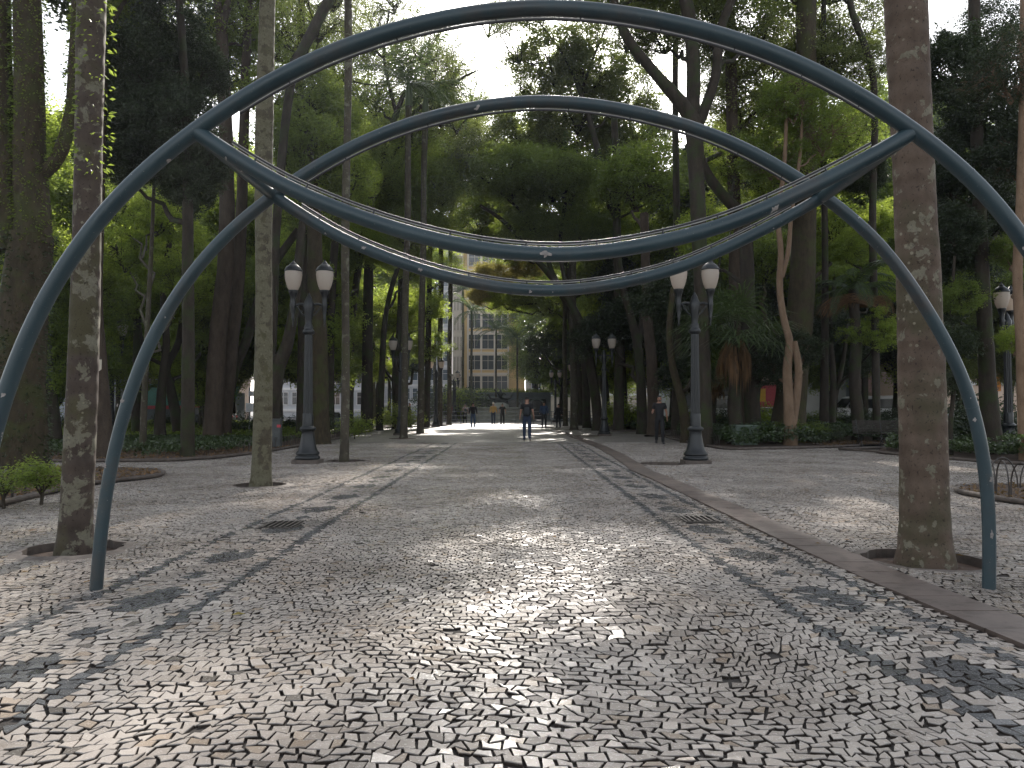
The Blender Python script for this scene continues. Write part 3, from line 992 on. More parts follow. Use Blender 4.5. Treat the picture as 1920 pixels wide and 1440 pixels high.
def palm(label, base_px, wpx, top=None, barkm='palmG', H=16.0, group=None, lean=(0, 0), Yd=None, crownscale=1.0, leafm='leafpalm'):
    g = G(*base_px)
    Y = Yd or g.y
    x = (base_px[0] - 960) * Y / F
    t = thing('palm_tree', label, 'palm tree', (x, Y, 0), 0, group)
    r = wpx * Y / F / 2
    mb = MB()
    pts, rr = [], []
    NR = 160
    for i in range(NR + 1):
        k = i / NR
        z = -0.07 + H * k
        fl = 1.0 + 0.22 * math.exp(-z / 0.35) + 0.05 * math.sin(z * 1.3) - 0.12 * k + random.uniform(-.013, .013) + 0.10 * math.exp(-max(z, 0) / .10)
        pts.append((lean[0] * z + 0.02 * math.sin(z * .8), lean[1] * z, z)); rr.append(r * fl)
    mb.tube(pts, rr, 24, wob=0.016)
    mb.build('trunk', M[barkm], t)
    top = Vector(pts[-1])
    mb = MB(); mb.tube([top, top + Vector((0, 0, .6)), top + Vector((0, 0, 1.2))], [r * 1.05, r * .95, r * .4], 12)
    mb.build('crownshaft', M['leafpalm'], t)
    o = obj('fronds', random.choice(FEA), t); o.location = top + Vector((0, 0, 1.0)); o.rotation_euler = (0, 0, random.uniform(0, 6))
    o.scale = (crownscale,) * 3
    return t
pL = palm('nearest left palm with patchy pale lichen, standing in a round pit', (145, 1030), 52, barkm='palmL', H=14, lean=(0.017, 0))
pR = palm('thick brown palm trunk spotted with white lichen at the right of the arch', (1730, 1050), 79, barkm='palmR', H=13, lean=(-0.016, 0))
palm('slim pale green palm trunk second in the left row, dark at its foot', (491, 910), 33, barkm='palmG', H=15, lean=(0.002, 0))
palm('thin palm third in the left row, just right of the large lamp', (646, 865), 15.5, barkm='palmD', H=16, lean=(0.002, 0))
palm('left row palm in front of the twin globe lamp', (757, 822), 13, barkm='palmD', H=15, lean=(0.012, 0))
palm('left row palm between the straddled lamp and the far thin palms', (788, 813), 12.5, barkm='palmD', H=17, lean=(0.012, 0))
palm('far thin left palm, left one of the close pair', (824, 800), 10, barkm='palmD', H=19, lean=(0.008, 0), Yd=57)
palm('far thin left palm, right one of the close pair', (842, 797), 9, barkm='palmD', H=20, lean=(0.008, 0), Yd=61)
palm('right row palm with a dark pit by the brown slab path', (1076, 806), 13.5, barkm='palmD', H=15, lean=(-0.006, 0))
palm('thin palm just left of the right row palm', (1060, 799), 8.5, barkm='palmD', H=17, lean=(-0.004, 0), Yd=58)
# far palms by the fountain, their crowns in view
for (bx, Y, H_, wp, lab) in ((868, 92, 14.5, 5, 'far feathery palm left of the beige tower windows'), (884, 84, 11.0, 5, 'shorter far palm with bright drooping fronds before the tower'),
                       (930, 90, 9.5, 4, 'slender far palm before the lower tower windows'), (970, 84, 8.0, 4, 'low far palm at the right edge of the beige tower'),
                       (815, 88, 16.0, 6, 'far palm with a shaggy blue green crown against the pale block'), (700, 60, 12, 7, 'palm with hanging fronds in the left canopy')):
    palm(lab, (bx, 790), wp, H=H_, Yd=Y, crownscale=1.0)

# fan palm with brown skirt, right
def fan_leaf(mb, base, az, el, ln, r, col, n=16):
    d = np.array([math.cos(az) * math.cos(el), math.sin(az) * math.cos(el), math.sin(el)])
    side = np.array([-math.sin(az), math.cos(az), 0]); up = np.cross(d, side)
    c = np.array(base) + d * ln
    mb.cur = 0
    mb.tube([base, np.array(base) + d * ln * .5, c], 0.014, 4, cap=False)
    mb.cur = col
    for k in range(n):
        a = (k / (n - 1) - .5) * 4.2
        e = d * math.cos(a) + side * math.sin(a)
        tip = c + e * r * random.uniform(.85, 1.05) + np.array([0, 0, -0.25 * r])
        m_ = c + e * r * 0.55 + up * 0.04
        sd = np.cross(e, up) * 0.028
        mb.add([c, m_ - sd, tip, m_ + sd], [(0, 1, 2, 3)])
def fan_palm(label, px, Y, H, crown_r=1.9, trunk_w=0.34, skirt=1.6, n=34):
    x = (px - 960) * Y / F
    t = thing('fan_palm', label, 'palm tree', (x, Y, 0))
    m = MB(); pts = [(0.03 * math.sin(i), 0, -0.05 + H * i / 12) for i in range(13)]
    m.tube(pts, [trunk_w / 2 * (1.25 - .2 * i / 12) for i in range(13)], 12, wob=.06); m.build('trunk', M['bark'], t)
    m = MB()
    for k in range(n):
        fan_leaf(m, (0, 0, H), random.uniform(0, 6.28), random.uniform(-.35, 1.2), crown_r * random.uniform(.45, .65), crown_r * .55, 1)
    m.build('fan_leaves', [M['leafpalm'], M['leafpalm']], t)
    m = MB()
    for k in range(60):
        a = random.uniform(0, 6.28); z = H - random.uniform(0, .5)
        ln = random.uniform(.5, 1) * skirt
        r0 = trunk_w / 2 + random.uniform(.05, .45)
        for j in range(5):
            aa = a + random.uniform(-.25, .25)
            p0 = np.array([math.cos(aa) * r0 * .6, math.sin(aa) * r0 * .6, z]); p1 = np.array([math.cos(aa) * r0 * 1.1, math.sin(aa) * r0 * 1.1, z - ln * random.uniform(.7, 1)])
            s = np.array([-math.sin(aa), math.cos(aa), 0]) * 0.03
            mid = (p0 + p1) / 2 + np.array([math.cos(aa), math.sin(aa), 0]) * .12
            m.add([p0, mid - s, p1, mid + s], [(0, 1, 2, 3)])
    m.build('dry_skirt', M['leafdry'], t)
fan_palm('fan palm with a brown skirt of dead leaves behind the right lamp', 1378, 28, 3.9, 2.3, 0.42, 1.9, 46)
fan_palm('smaller fan palm half hidden left of the skirted fan palm', 1335, 33, 2.6, 1.5, 0.3, .8, 24)
# palm with a hanging dry frond plume
def plume_palm():
    Y = 30; x = (1605 - 960) * Y / F
    t = thing('palm_tree', 'straight trunk with a drooping plume of dry fronds above the bench', 'palm tree', (x, Y, 0))
    m = MB(); m.tube([(0.05 * math.sin(i), 0, -0.05 + 6.2 * i / 12) for i in range(13)], [.24 - .004 * i for i in range(13)], 12, wob=.05); m.build('trunk', M['bark'], t)
    m = MB(); 
    for k in range(16): frond(m, (0, 0, 6.0), random.uniform(0, 6.28), random.uniform(0, 1.1), 2.4, 26, .4, 1.2)
    m.build('fronds', [M['leafpalm'], M['leafpalm']], t)
    m = MB(); c0 = P(1628, 572, Y) - Vector((x, Y, 0))
    for k in range(260):
        p = c0 + Vector((random.uniform(-.25, .25), random.uniform(-.3, .3), random.uniform(-.1, .2)))
        sx = random.choice((-1, -1, -1, .45)); ln = random.uniform(.7, 2.0)
        q = [p]
        for j in range(1, 6):
            u = j / 5
            q.append(p + Vector((sx * ln * math.sin(u * 1.35), random.uniform(-.05, .05), .35 * math.sin(u * 2.4) - .75 * ln * .5 * u * u)))
        m.tube(q, list(np.linspace(.013, .004, 6)), 3, cap=False)
    m.build('dry_plume', M['leafdry'], t)
plume_palm()

# ------------------------------------------------------------------ named trees
D, MI, BR, GR, YE = 'leafdark', 'leafmid', 'leafbright', 'leafgrey', 'leafyellow'
# far left ivy clad giant
tIvy = tree('broadleaf_tree', 'massive ivy clad tree with several stems at the far left edge', 15.0,
     [[(36, 880, 100), (38, 720, 84), (45, 560, 80), (60, 440, 74)], [(20, 470, 50), (12, 330, 44), (4, 150, 36), (0, -40, 34)], [(64, 460, 66), (56, 300, 56), (54, 130, 50), (50, -60, 46)],
      [(22, 420, 30), (60, 345, 26), (108, 295, 25), (134, 210, 24), (142, 100, 24), (150, -60, 22)]],
     [(60, -260, 2, 3.0, 'open', MI), (180, -330, 0, 2.6, 'open', MI)], 'barkmoss')  # both crowns sit out of view, added for their shade
for stem, dens in (([(36, 880, 100), (38, 720, 84), (45, 560, 80), (60, 440, 74)], 500), ([(20, 470, 50), (12, 330, 44), (4, 150, 36), (0, -40, 34)], 420),
                   ([(64, 460, 66), (56, 300, 56), (54, 130, 50), (50, -60, 46)], 420), ([(22, 420, 30), (60, 345, 26), (108, 295, 25), (134, 210, 24), (142, 100, 24), (150, -60, 22)], 260)):
    W = [P(a, b_, 15.0) for a, b_, _ in stem]; rr = [c * 15.0 / F / 2 for _, _, c in stem]
    pa = smoothpath(W, 5); ra = list(np.interp(np.linspace(0, len(W) - 1, len(pa)), range(len(W)), rr))
    ivy_on(tIvy, pa, ra, dens, 'leafdark' if stem[0][2] > 90 else 'leafmid', 0.07, 0.09)
# ferny growth on the first palm
W = [P(170, 350, 7.35), P(178, 180, 7.35), P(182, -20, 7.35)]
pl = ivy_on(pL, [tuple(W[0]), tuple(W[1]), tuple(W[2])], [.15, .14, .13], 130, 'leafmid', 0.055, 0.035)

tree('broadleaf_tree', 'broad dark trunk just right of the nearest left palm, behind the sign post', 20, [[(190, 850, 46), (184, 700, 34), (178, 560, 26), (182, 380, 26), (190, 100, 24)]],
     [(150, -80, 3, 2.6, 'dense', D), (240, -150, 1, 2.2, 'open', MI)], 'barkbrown')
tree('broadleaf_tree', 'dark leaning trunk between the ivy clad giant and the nearest left palm', 26, [[(100, 800, 26), (92, 700, 20), (80, 560, 16), (70, 300, 14)]],
     [(100, 380, 3, 2.0, 'dense', MI), (110, 560, 3, 1.4, 'open', MI), (40, 250, 4, 2.4, 'open', BR)], 'bark')
tree('holly_tree', 'dense blackish evergreen tree filling the upper left behind the arch', 20.5, [[(352, 836, 26), (353, 640, 23), (352, 480, 21), (352, 330, 19), (348, 180, 16), (335, -20, 13)]],
     [(265, 120, 0, 1.3, 'dense', D), (245, 215, .5, 1.2, 'dense', D), (330, 235, 0, 1.25, 'dense', D), (300, 300, .6, 1.1, 'dense', D), (365, 130, 1, 1.1, 'dense', D), (375, 300, 0.3, .9, 'dense', D), (350, 345, 0.3, .85, 'dense', D),
      (225, 300, .8, .9, 'dense', D), (280, 190, 1.4, 1.3, 'dense', D), (310, 40, 1.0, 1.2, 'open', D), (240, 50, 1.6, 1.2, 'open', MI)], 'bark')
tree('broadleaf_tree', 'smooth brown tree forking high, left of the slim pale palm', 30, [[(400, 806, 36), (408, 640, 32), (424, 480, 30), (425, 300, 26), (418, 120, 24), (414, 30, 22)], [(414, 40, 16), (400, -30, 14), (380, -90, 12)], [(416, 50, 16), (435, -20, 13), (450, -80, 12)]],
     [(370, 20, 0, 1.9, 'lacy', MI), (470, 30, 2, 2.0, 'lacy', MI), (430, 130, 3, 1.9, 'open', MI), (400, -120, 0, 3, 'open', MI)], 'barkbrown')
tree('broadleaf_tree', 'second brown stem leaning right beside the forking smooth tree', 31, [[(418, 806, 30), (432, 660, 26), (447, 520, 24), (455, 330, 20), (462, 100, 17), (470, -60, 14)]],
     [(520, 60, 3, 2.2, 'lacy', MI), (500, -60, 3, 2.4, 'lacy', GR)], 'barkbrown')
tree('broadleaf_tree', 'dark trunk leaning right just left of the slim pale palm', 32, [[(424, 780, 20), (438, 700, 19), (465, 630, 18), (500, 520, 16), (560, 430, 13)]],
     [(590, 400, 1, 1.7, 'open', MI), (520, 500, 4, 1.2, 'open', MI)], 'bark')
tree('broadleaf_tree', 'crooked black trunk leaning right behind the left large lamp', 27, [[(508, 800, 34), (518, 700, 30), (540, 640, 22), (556, 540, 18), (566, 430, 15), (590, 300, 12)]],
     [(570, 280, 2, 1.8, 'open', MI), (640, 330, 3, 1.7, 'open', BR)], 'bark')
tree('broadleaf_tree', 'broad dark trunk directly behind the left large lamp post', 29, [[(598, 795, 40), (596, 640, 36), (592, 540, 31), (588, 380, 26), (584, 240, 18)]],
     [(560, 190, 2, 2.0, 'open', MI), (620, 230, 4, 2.0, 'open', BR)], 'barkmoss')
tree('broadleaf_tree', 'long limb tree crossing the top left sky, leaning right', 27, [[(505, 790, 18), (512, 600, 17), (520, 400, 16), (545, 160, 17), (585, 60, 20), (640, -40, 18)]],
     [(600, 20, 2, 1.7, 'sparse', GR), (640, -60, 1, 2.0, 'sparse', GR), (560, 60, 3, 1.6, 'sparse', MI)], 'bark')
tree('slender_tree', 'pale slender stem in the left garden catching light on one side', 23, [[(268, 828, 13), (276, 620, 9), (285, 440, 7), (290, 300, 6), (292, 150, 5)]], [(300, 400, 3, 1.2, 'open', BR), (240, 470, 3, 1.2, 'open', BR), (225, 380, 4, 1.2, 'open', MI), (330, 520, 4, 1.1, 'open', BR)], 'palmD')
tree('slender_tree', 'thin dark forked tree left of the broad black trunk in the left garden', 30, [[(300, 790, 20), (304, 720, 16), (312, 640, 13), (306, 540, 11), (322, 430, 9)]], [(310, 470, 1, 1.9, 'open', BR), (250, 560, 3, 1.6, 'open', MI), (330, 560, 3, 1.4, 'open', BR)], 'bark')
tree('slender_tree', 'bent dark trunk before the kiosk with the green awning', 34, [[(334, 800, 22), (320, 730, 17), (312, 690, 15), (335, 640, 12), (345, 560, 9)]], [(370, 520, 2, 2.2, 'open', BR), (390, 620, 3, 1.7, 'open', MI)], 'bark')
tree('broadleaf_tree', 'tall even dark trunk left of the thin third palm group, near the waste bin', 46, [[(688, 796, 24), (689, 640, 20), (692, 480, 18), (697, 300, 15)]],
     [(700, 330, 0, 3.2, 'feather', BR), (640, 420, 3, 2.8, 'feather', BR), (740, 400, 2, 2.8, 'feather', BR), (690, 240, 5, 3.0, 'lacy', MI)], 'bark')
tree('broadleaf_tree', 'slim dark tree leaning right beside the tall even trunk', 46, [[(712, 794, 14), (716, 700, 12), (722, 600, 10), (740, 520, 9), (770, 440, 7)]],
     [(770, 430, 1, 2.4, 'feather', BR), (820, 340, 3, 2.8, 'feather', BR), (770, 500, 4, 1.7, 'feather', BR)], 'bark')
tree('broadleaf_tree', 'bright green leafy tree behind the straddled lamp', 50, [[(744, 792, 16), (742, 700, 14), (750, 600, 12), (752, 480, 10)]],
     [(735, 590, 2, 2.2, 'open', BR), (790, 580, 4, 2.0, 'open', BR), (800, 650, 5, 1.8, 'open', MI), (720, 690, 3, 1.3, 'open', BR), (700, 610, 5, 2.0, 'open', MI)], 'bark')
tree('broadleaf_tree', 'nearly bare branching tree against the bright sky, left of the sky gap', 42, [[(655, 790, 16), (660, 600, 14), (690, 400, 12), (730, 250, 11), (760, 170, 9)], [(730, 250, 9), (790, 200, 7), (860, 150, 5), (900, 130, 2)], [(745, 220, 8), (720, 110, 6), (730, 20, 3)]],
     [(690, 50, 1, 2.4, 'sparse', GR), (800, 70, 2, 2.2, 'sparse', GR), (630, 110, 1, 2.4, 'lacy', MI), (860, 215, 2, 2.0, 'sparse', GR), (730, -20, 1, 2.4, 'sparse', GR), (590, 0, 2, 2.2, 'sparse', MI), (850, 110, 3, 1.6, 'sparse', GR), (700, 150, 2, 3.0, 'sparse', MI), (780, 140, 0, 2.7, 'sparse', GR), (740, 60, 3, 2.6, 'sparse', GR), (830, 190, 1, 2.0, 'sparse', GR), (660, 210, 2, 2.6, 'lacy', MI), (770, 240, 3, 2.4, 'lacy', MI)], 'bark')
tree('broadleaf_tree', 'light green feathery tree spreading over the left half behind the hanging bars', 38, [[(618, 796, 18), (620, 600, 16), (632, 400, 14), (650, 240, 11)]],
     [(600, 330, 2, 2.4, 'feather', BR), (560, 240, 2, 2.2, 'lacy', MI), (660, 280, 3, 2.4, 'feather', BR), (600, 480, 3, 1.8, 'feather', MI), (540, 330, 3, 1.9, 'lacy', BR), (680, 460, 4, 1.8, 'feather', BR)], 'bark')
# centre trees
tree('broadleaf_tree', 'big leaning tree on the right whose branches sweep left over the walk', 46, [[(1120, 775, 19), (1108, 690, 18), (1090, 610, 16), (1050, 540, 13), (1000, 480, 11), (950, 420, 9), (900, 385, 6)], [(1040, 530, 10), (1010, 440, 8), (960, 380, 6), (900, 330, 4)], [(1070, 570, 9), (1050, 470, 8), (1060, 380, 6)]],
     [(960, 330, 0, 2.7, 'feather', MI), (1040, 340, 0, 2.9, 'feather', MI), (1000, 430, 1, 2.2, 'feather', MI), (1090, 440, 1, 2.3, 'feather', MI), (900, 290, 2, 2.2, 'open', GR)], 'bark')
tree('broadleaf_tree', 'dark tree whose crown closes the view below the upper arch', 52, [[(1100, 775, 15), (1094, 660, 13), (1072, 560, 12), (1060, 400, 10), (1050, 250, 8)]],
     [(980, 240, 2, 3.0, 'open', GR), (1060, 260, 1, 3.2, 'open', GR), (1150, 280, 1, 3.2, 'open', GR), (1020, 310, 3, 3.0, 'open', MI), (1120, 370, 3, 3.0, 'open', MI), (1190, 430, 3, 2.8, 'open', MI), (940, 380, 4, 2.4, 'open', MI), (1070, 480, 3, 2.0, 'open', MI)], 'bark')
tree('broadleaf_tree', 'grey hazy tree rising above the upper arch right of the sky gap', 48, [[(1168, 775, 20), (1160, 600, 17), (1150, 420, 14), (1110, 240, 11), (1080, 150, 9)], [(1100, 200, 7), (1060, 110, 5), (1010, 40, 3)], [(1090, 170, 6), (1120, 90, 4), (1150, 20, 2)]],
     [(1040, 110, 1, 2.6, 'open', GR), (1110, 130, 1, 2.8, 'open', GR), (1000, 160, 2, 2.0, 'lacy', GR), (1080, 200, 2, 2.6, 'open', GR), (1120, -20, -2, 2.8, 'lacy', GR), (1060, -110, -3, 3.2, 'lacy', GR), (1170, -140, -3, 3.2, 'dense', GR), (1180, 170, 2, 2.8, 'lacy', GR), (1200, 250, 3, 2.8, 'open', GR), (1090, 60, 3, 1.9, 'sparse', GR), (965, 80, 0, 1.9, 'sparse', GR), (925, 30, 2, 2.0, 'sparse', GR), (985, 10, 1, 2.0, 'lacy', GR), (1230, 20, 1, 2.2, 'lacy', GR)], 'bark')  # crowns above the frame are added to shade the near paving
tree('broadleaf_tree', 'leafy tree whose branches close the view over the top of the beige tower', 58, [[(1090, 780, 13), (1080, 640, 12), (1040, 520, 10), (990, 440, 8), (930, 400, 6)]],
     [(905, 420, 0, 2.6, 'open', MI), (960, 400, 1, 2.8, 'open', GR), (1010, 440, 1, 2.8, 'open', MI), (870, 350, 2, 2.4, 'lacy', MI), (950, 460, 2, 2.2, 'open', MI), (1040, 560, 3, 2.4, 'open', MI), (1020, 640, 6, 2.0, 'open', D), (845, 430, 2, 2.0, 'lacy', BR)], 'bark')
tree('broadleaf_tree', 'light green leafy tree between the far palm pair and the straddled lamp', 54, [[(800, 790, 12), (803, 640, 11), (806, 480, 9), (812, 330, 7)]],
     [(800, 400, 0, 2.6, 'open', BR), (830, 310, 1, 2.6, 'lacy', BR), (770, 320, 2, 2.6, 'open', MI), (860, 260, 2, 2.6, 'lacy', MI), (800, 230, 3, 2.6, 'lacy', MI), (730, 260, 2, 2.6, 'open', BR), (910, 240, 3, 2.4, 'lacy', GR), (880, 170, 3, 2.2, 'sparse', GR), (820, 140, 3, 2.4, 'lacy', GR), (840, 500, 3, 1.3, 'lacy', BR)], 'bark')
tree('broadleaf_tree', 'yellowing tree hanging before the beige tower', 62, [[(1140, 780, 14), (1120, 690, 12), (1060, 570, 9), (1000, 540, 7), (960, 520, 5)], [(1060, 575, 7), (1010, 555, 5), (985, 525, 3)]],
     [(925, 520, 0, 1.7, 'feather', YE), (985, 500, 0, 1.7, 'feather', YE), (900, 555, 1, 1.2, 'feather', YE), (950, 560, 1, 1.7, 'feather', 'leafbright'), (1010, 560, 1, 2.0, 'feather', MI), (1060, 610, 3, 2.2, 'open', MI)], 'bark')
tree('broadleaf_tree', 'tall black trunk behind the right walk lamp', 44, [[(1160, 775, 20), (1162, 640, 18), (1158, 500, 16), (1155, 300, 14), (1150, 200, 12)]],
     [(1220, 330, 2, 2.6, 'open', MI), (1240, 460, 2, 2.2, 'open', MI), (1170, 520, 5, 2.4, 'dense', D)], 'bark')
tree('broadleaf_tree', 'forked dark tree left of the man in black', 40, [[(1204, 780, 20), (1200, 690, 18), (1190, 620, 16), (1168, 540, 12), (1155, 440, 10)], [(1196, 650, 12), (1210, 560, 11), (1215, 430, 9)]],
     [(1210, 600, 4, 2.2, 'dense', D), (1140, 620, 5, 2.0, 'dense', D), (1250, 560, 4, 2.0, 'dense', D)], 'bark')
tree('broadleaf_tree', 'straight brown trunk directly behind the man in black', 38, [[(1226, 785, 24), (1222, 680, 21), (1214, 590, 19), (1208, 400, 16)]],
     [(1270, 640, 3, 1.6, 'dense', D), (1190, 340, 4, 2.4, 'open', MI)], 'barkbrown')
tree('broadleaf_tree', 'inclined olive trunk between the man in black and the right large lamp', 30, [[(1286, 806, 20), (1278, 750, 17), (1262, 690, 14), (1255, 620, 12), (1262, 540, 10)]],
     [(1262, 560, 2, 1.6, 'dense', D), (1290, 700, 5, 1.2, 'dense', D)], 'barkmoss')
# right
tree('broadleaf_tree', 'big black tree with heavy curving limbs at the top right of centre', 27, [[(1322, 790, 28), (1318, 640, 26), (1312, 480, 28), (1306, 330, 30), (1298, 230, 34), (1270, 185, 26), (1222, 130, 20), (1170, 60, 18), (1140, -40, 15)], [(1298, 240, 28), (1300, 120, 26), (1290, 20, 26), (1270, -60, 24)],
      [(1302, 250, 22), (1340, 150, 18), (1350, 60, 18), (1380, -20, 16)]],
     [(1330, 50, 2, 1.6, 'lacy', GR), (1240, 60, 3, 1.6, 'lacy', GR), (1400, 60, 2, 1.7, 'lacy', GR), (1200, -60, 1, 2.4, 'lacy', GR), (1330, -120, 0, 2.6, 'open', MI), (1180, 60, 3, 1.3, 'sparse', GR)], 'bark')
tree('broadleaf_tree', 'dark bending trunk crossing behind the right end of the hanging bars', 29, [[(1412, 795, 30), (1404, 640, 28), (1400, 480, 26), (1392, 410, 22), (1350, 360, 20), (1318, 310, 18), (1300, 240, 15)]],
     [(1370, 300, 2, 1.5, 'lacy', MI), (1330, 440, 3, 1.5, 'open', BR), (1430, 330, 2, 1.6, 'lacy', MI), (1390, 200, 3, 1.8, 'lacy', GR)], 'bark')
tree('broadleaf_tree', 'brown trunk left of the tan twisted tree', 31, [[(1398, 795, 38), (1392, 700, 32), (1382, 600, 27), (1378, 430, 25), (1372, 200, 22), (1368, 20, 20)]],
     [(1440, 160, 2, 2.0, 'lacy', GR), (1360, 120, 3, 1.7, 'lacy', GR), (1480, 60, 2, 2.0, 'lacy', GR), (1420, 240, 4, 2.0, 'lacy', MI)], 'barkbrown')
tree('broadleaf_tree', 'tan smooth twisted tree forking into pale stems', 26.5, [[(1482, 815, 24), (1478, 740, 18), (1476, 690, 17), (1480, 640, 14), (1470, 600, 13), (1462, 540, 12), (1464, 470, 11), (1458, 400, 10), (1470, 320, 8), (1475, 200, 6)], [(1486, 800, 14), (1494, 740, 15), (1497, 690, 14), (1488, 640, 13)], [(1466, 520, 9), (1478, 470, 9), (1484, 400, 8), (1500, 290, 6), (1505, 190, 4)]],
     [(1480, 190, 0, 1.3, 'open', MI), (1440, 300, 1, 1.1, 'open', MI), (1460, 680, 2, 1.1, 'dense', D), (1500, 655, 1.5, .8, 'dense', D), (1530, 250, 1, 1.5, 'lacy', MI)], 'barktan')
tree('broadleaf_tree', 'very thick black trunk shaggy with ferns behind the tan twisted tree', 30, [[(1478, 795, 64), (1488, 700, 54), (1502, 560, 48), (1508, 400, 44), (1510, 200, 40), (1512, -20, 34)]],
     [(1560, 130, 1, 1.9, 'lacy', GR), (1600, 230, 1, 1.7, 'lacy', MI), (1510, 120, 3, 2.0, 'lacy', GR), (1550, 330, 2, 1.6, 'open', MI), (1450, -60, 1, 2.6, 'open', MI), (1600, 60, 2, 1.9, 'lacy', GR), (1560, 420, 4, 1.6, 'open', BR), (1430, 490, 6, 1.6, 'open', MI)], 'barkmoss')
tree('broadleaf_tree', 'dark tree leaning toward the thick spotted palm from behind', 30, [[(1644, 800, 14), (1640, 600, 14), (1636, 420, 13), (1640, 200, 12), (1630, 110, 12), (1600, 30, 12), (1585, -40, 10)]],
     [(1640, 120, 1, 1.1, 'lacy', GR), (1620, 330, 1, 1.1, 'dense', D), (1650, 420, 1, 1.0, 'open', BR), (1590, 470, 2, 1.0, 'open', BR), (1560, -40, 2, 1.9, 'lacy', GR)], 'bark')
tree('slender_tree', 'leafy multi stemmed dark tree left of the white van', 33, [[(1560, 790, 14), (1562, 700, 11), (1556, 620, 9), (1566, 520, 7)], [(1562, 760, 10), (1580, 680, 8), (1590, 600, 6)]],
     [(1545, 620, 1, 1.5, 'dense', D), (1585, 680, 1, 1.1, 'dense', D), (1540, 700, 1.5, 1.0, 'open', MI), (1560, 540, 3, 1.6, 'open', MI), (1640, 620, -3, 1.0, 'open', BR), (1650, 540, 1, 1.1, 'open', BR)], 'bark')
tree('broadleaf_tree', 'tall dark trunk right of the thick spotted palm', 21.5, [[(1858, 812, 36), (1852, 720, 30), (1846, 600, 26), (1838, 440, 24), (1830, 200, 22), (1826, -20, 20)]],
     [(1790, 130, 0, 1.25, 'dense', D), (1850, 230, .5, 1.2, 'dense', D), (1790, 330, .5, 1.2, 'dense', D), (1870, 400, 1, 1.1, 'dense', D), (1790, 480, 1, 1.0, 'dense', D), (1860, 60, 1, 1.2, 'lacy', D), (1770, 560, 1, .9, 'dense', D)], 'bark')
tree('slender_tree', 'small glossy leaved tree beside the thick spotted palm', 21, [[(1782, 800, 9), (1790, 700, 7), (1784, 600, 6), (1790, 480, 5)]],
     [(1775, 640, 0, .75, 'dense', D), (1800, 560, 0, .7, 'open', MI), (1770, 720, 0, .55, 'open', D), (1790, 430, 0, .8, 'dense', D)], 'bark')
tree('broadleaf_tree', 'tan trunk at the right edge of the view', 19, [[(1922, 860, 22), (1914, 640, 18), (1908, 520, 17), (1912, 400, 15), (1918, 200, 14), (1920, -40, 13)]],
     [(1900, 130, 0, 1.2, 'lacy', D), (1915, 290, 1, 1.1, 'dense', D), (1900, 470, 2, .7, 'open', MI), (1905, 640, 1, .5, 'open', BR)], 'barktan')

# unseen canopy added above the view to shade the ground, on tall side trees
for (px, Y, w_, lab, cr) in (
   (566, 33, 16, 'tall dark pole straight trunk behind the left lamp globes, carrying added shade crowns', [(540, -120, 0, 2.6), (820, -330, -1, 3.2)]),
   (1268, 36, 14, 'straight thin dark trunk left of the right large lamp, carrying added shade crowns', [(1260, -60, 0, 3.2), (1380, -200, 0, 3.4)]),
   (1545, 31, 12, 'straight dark trunk right of the tan twisted tree, carrying an added shade crown', [(1560, -160, 0, 2.4)]),
   (256, 33, 12, 'dark upright trunk right of the left garden twin lamp, carrying an added shade crown', [(230, -120, 0, 2.4)])):
    tree('shade_canopy_tree', lab, Y, [[(px, 800, w_ + 6), (px + 2, 500, w_), (px - 2, 200, w_ - 2), (px, -30, w_ - 3), (px, -200, w_ - 5)]],
         [(a, b_, c, r, 'open', random.choice([MI, GR])) for a, b_, c, r in cr], 'bark')

# ------------------------------------------------------------------ trees filling the garden behind (prototypes copied)
def filler(kind, H, nst=1, leafs=(MI, D), ck='open', barkm='bark'):
    t = thing('garden_tree', 'x', 'tree')
    m = MB(); ends = []
    lean = random.uniform(-.12, .12)
    pts = [(lean * z + .15 * math.sin(z * .5 + 1), .1 * math.sin(z * .6), z) for z in np.linspace(-.1, H * .8, 9)]
    m.tube(smoothpath(pts, 2), list(np.linspace(.24, .10, 17)), 8, wob=.05)
    cs = []
    for k in range(13):
        a = k * 2.4 + random.uniform(-.4, .4); z = H * (.38 + .60 * k / 12); rr = random.uniform(.8, 2.6) * (1.1 - z / H * .4)
        c = Vector((lean * z + math.cos(a) * rr, math.sin(a) * rr, z)); cs.append(c)
        z0 = max(1.6, z - 2.2)
        pp = limb_pts((lean * z0 + .15 * math.sin(z0 * .5 + 1), .1 * math.sin(z0 * .6), z0), c, .08, 4)
        m.tube(pp, [.07, .06, .05, .04, .03], 5, cap=False)
    m.build('trunk', M[barkm], t)
    for c in cs: crown(t, c, random.uniform(1.9, 2.9), ck, random.choice(leafs), barkm=barkm)
    return t
protos = [filler('a', 13, leafs=(MI, BR)), filler('b', 16, leafs=(MI, D), ck='open'), filler('c', 11, leafs=(BR, MI), ck='lacy'), filler('d', 16, leafs=(D, MI), ck='dense'), filler('e', 15, leafs=(MI, GR), ck='lacy')]
used = set()
spots = []
def place(px_lo, px_hi, Y0, Y1, n, side):
    tries = 0; k = 0
    while k < n and tries < 4000:
        tries += 1
        Y = random.uniform(Y0, Y1); x = (random.uniform(px_lo, px_hi) - 960) * Y / F
        if side == 'L' and x > -9.3: continue
        if side == 'R' and x < 9.0: continue
        if Y < 33 and 140 < 960 + x * F / Y < 290: continue
        if any((x - a) ** 2 + (Y - b_) ** 2 < 3.4 ** 2 for a, b_, _ in spots): continue
        spots.append((x, Y, side)); k += 1
place(-60, 800, 36, 62, 22, 'L')
place(1120, 1980, 38, 60, 17, 'R')
place(-60, 300, 24, 34, 2, 'L')
place(1700, 1980, 28, 36, 1, 'R')
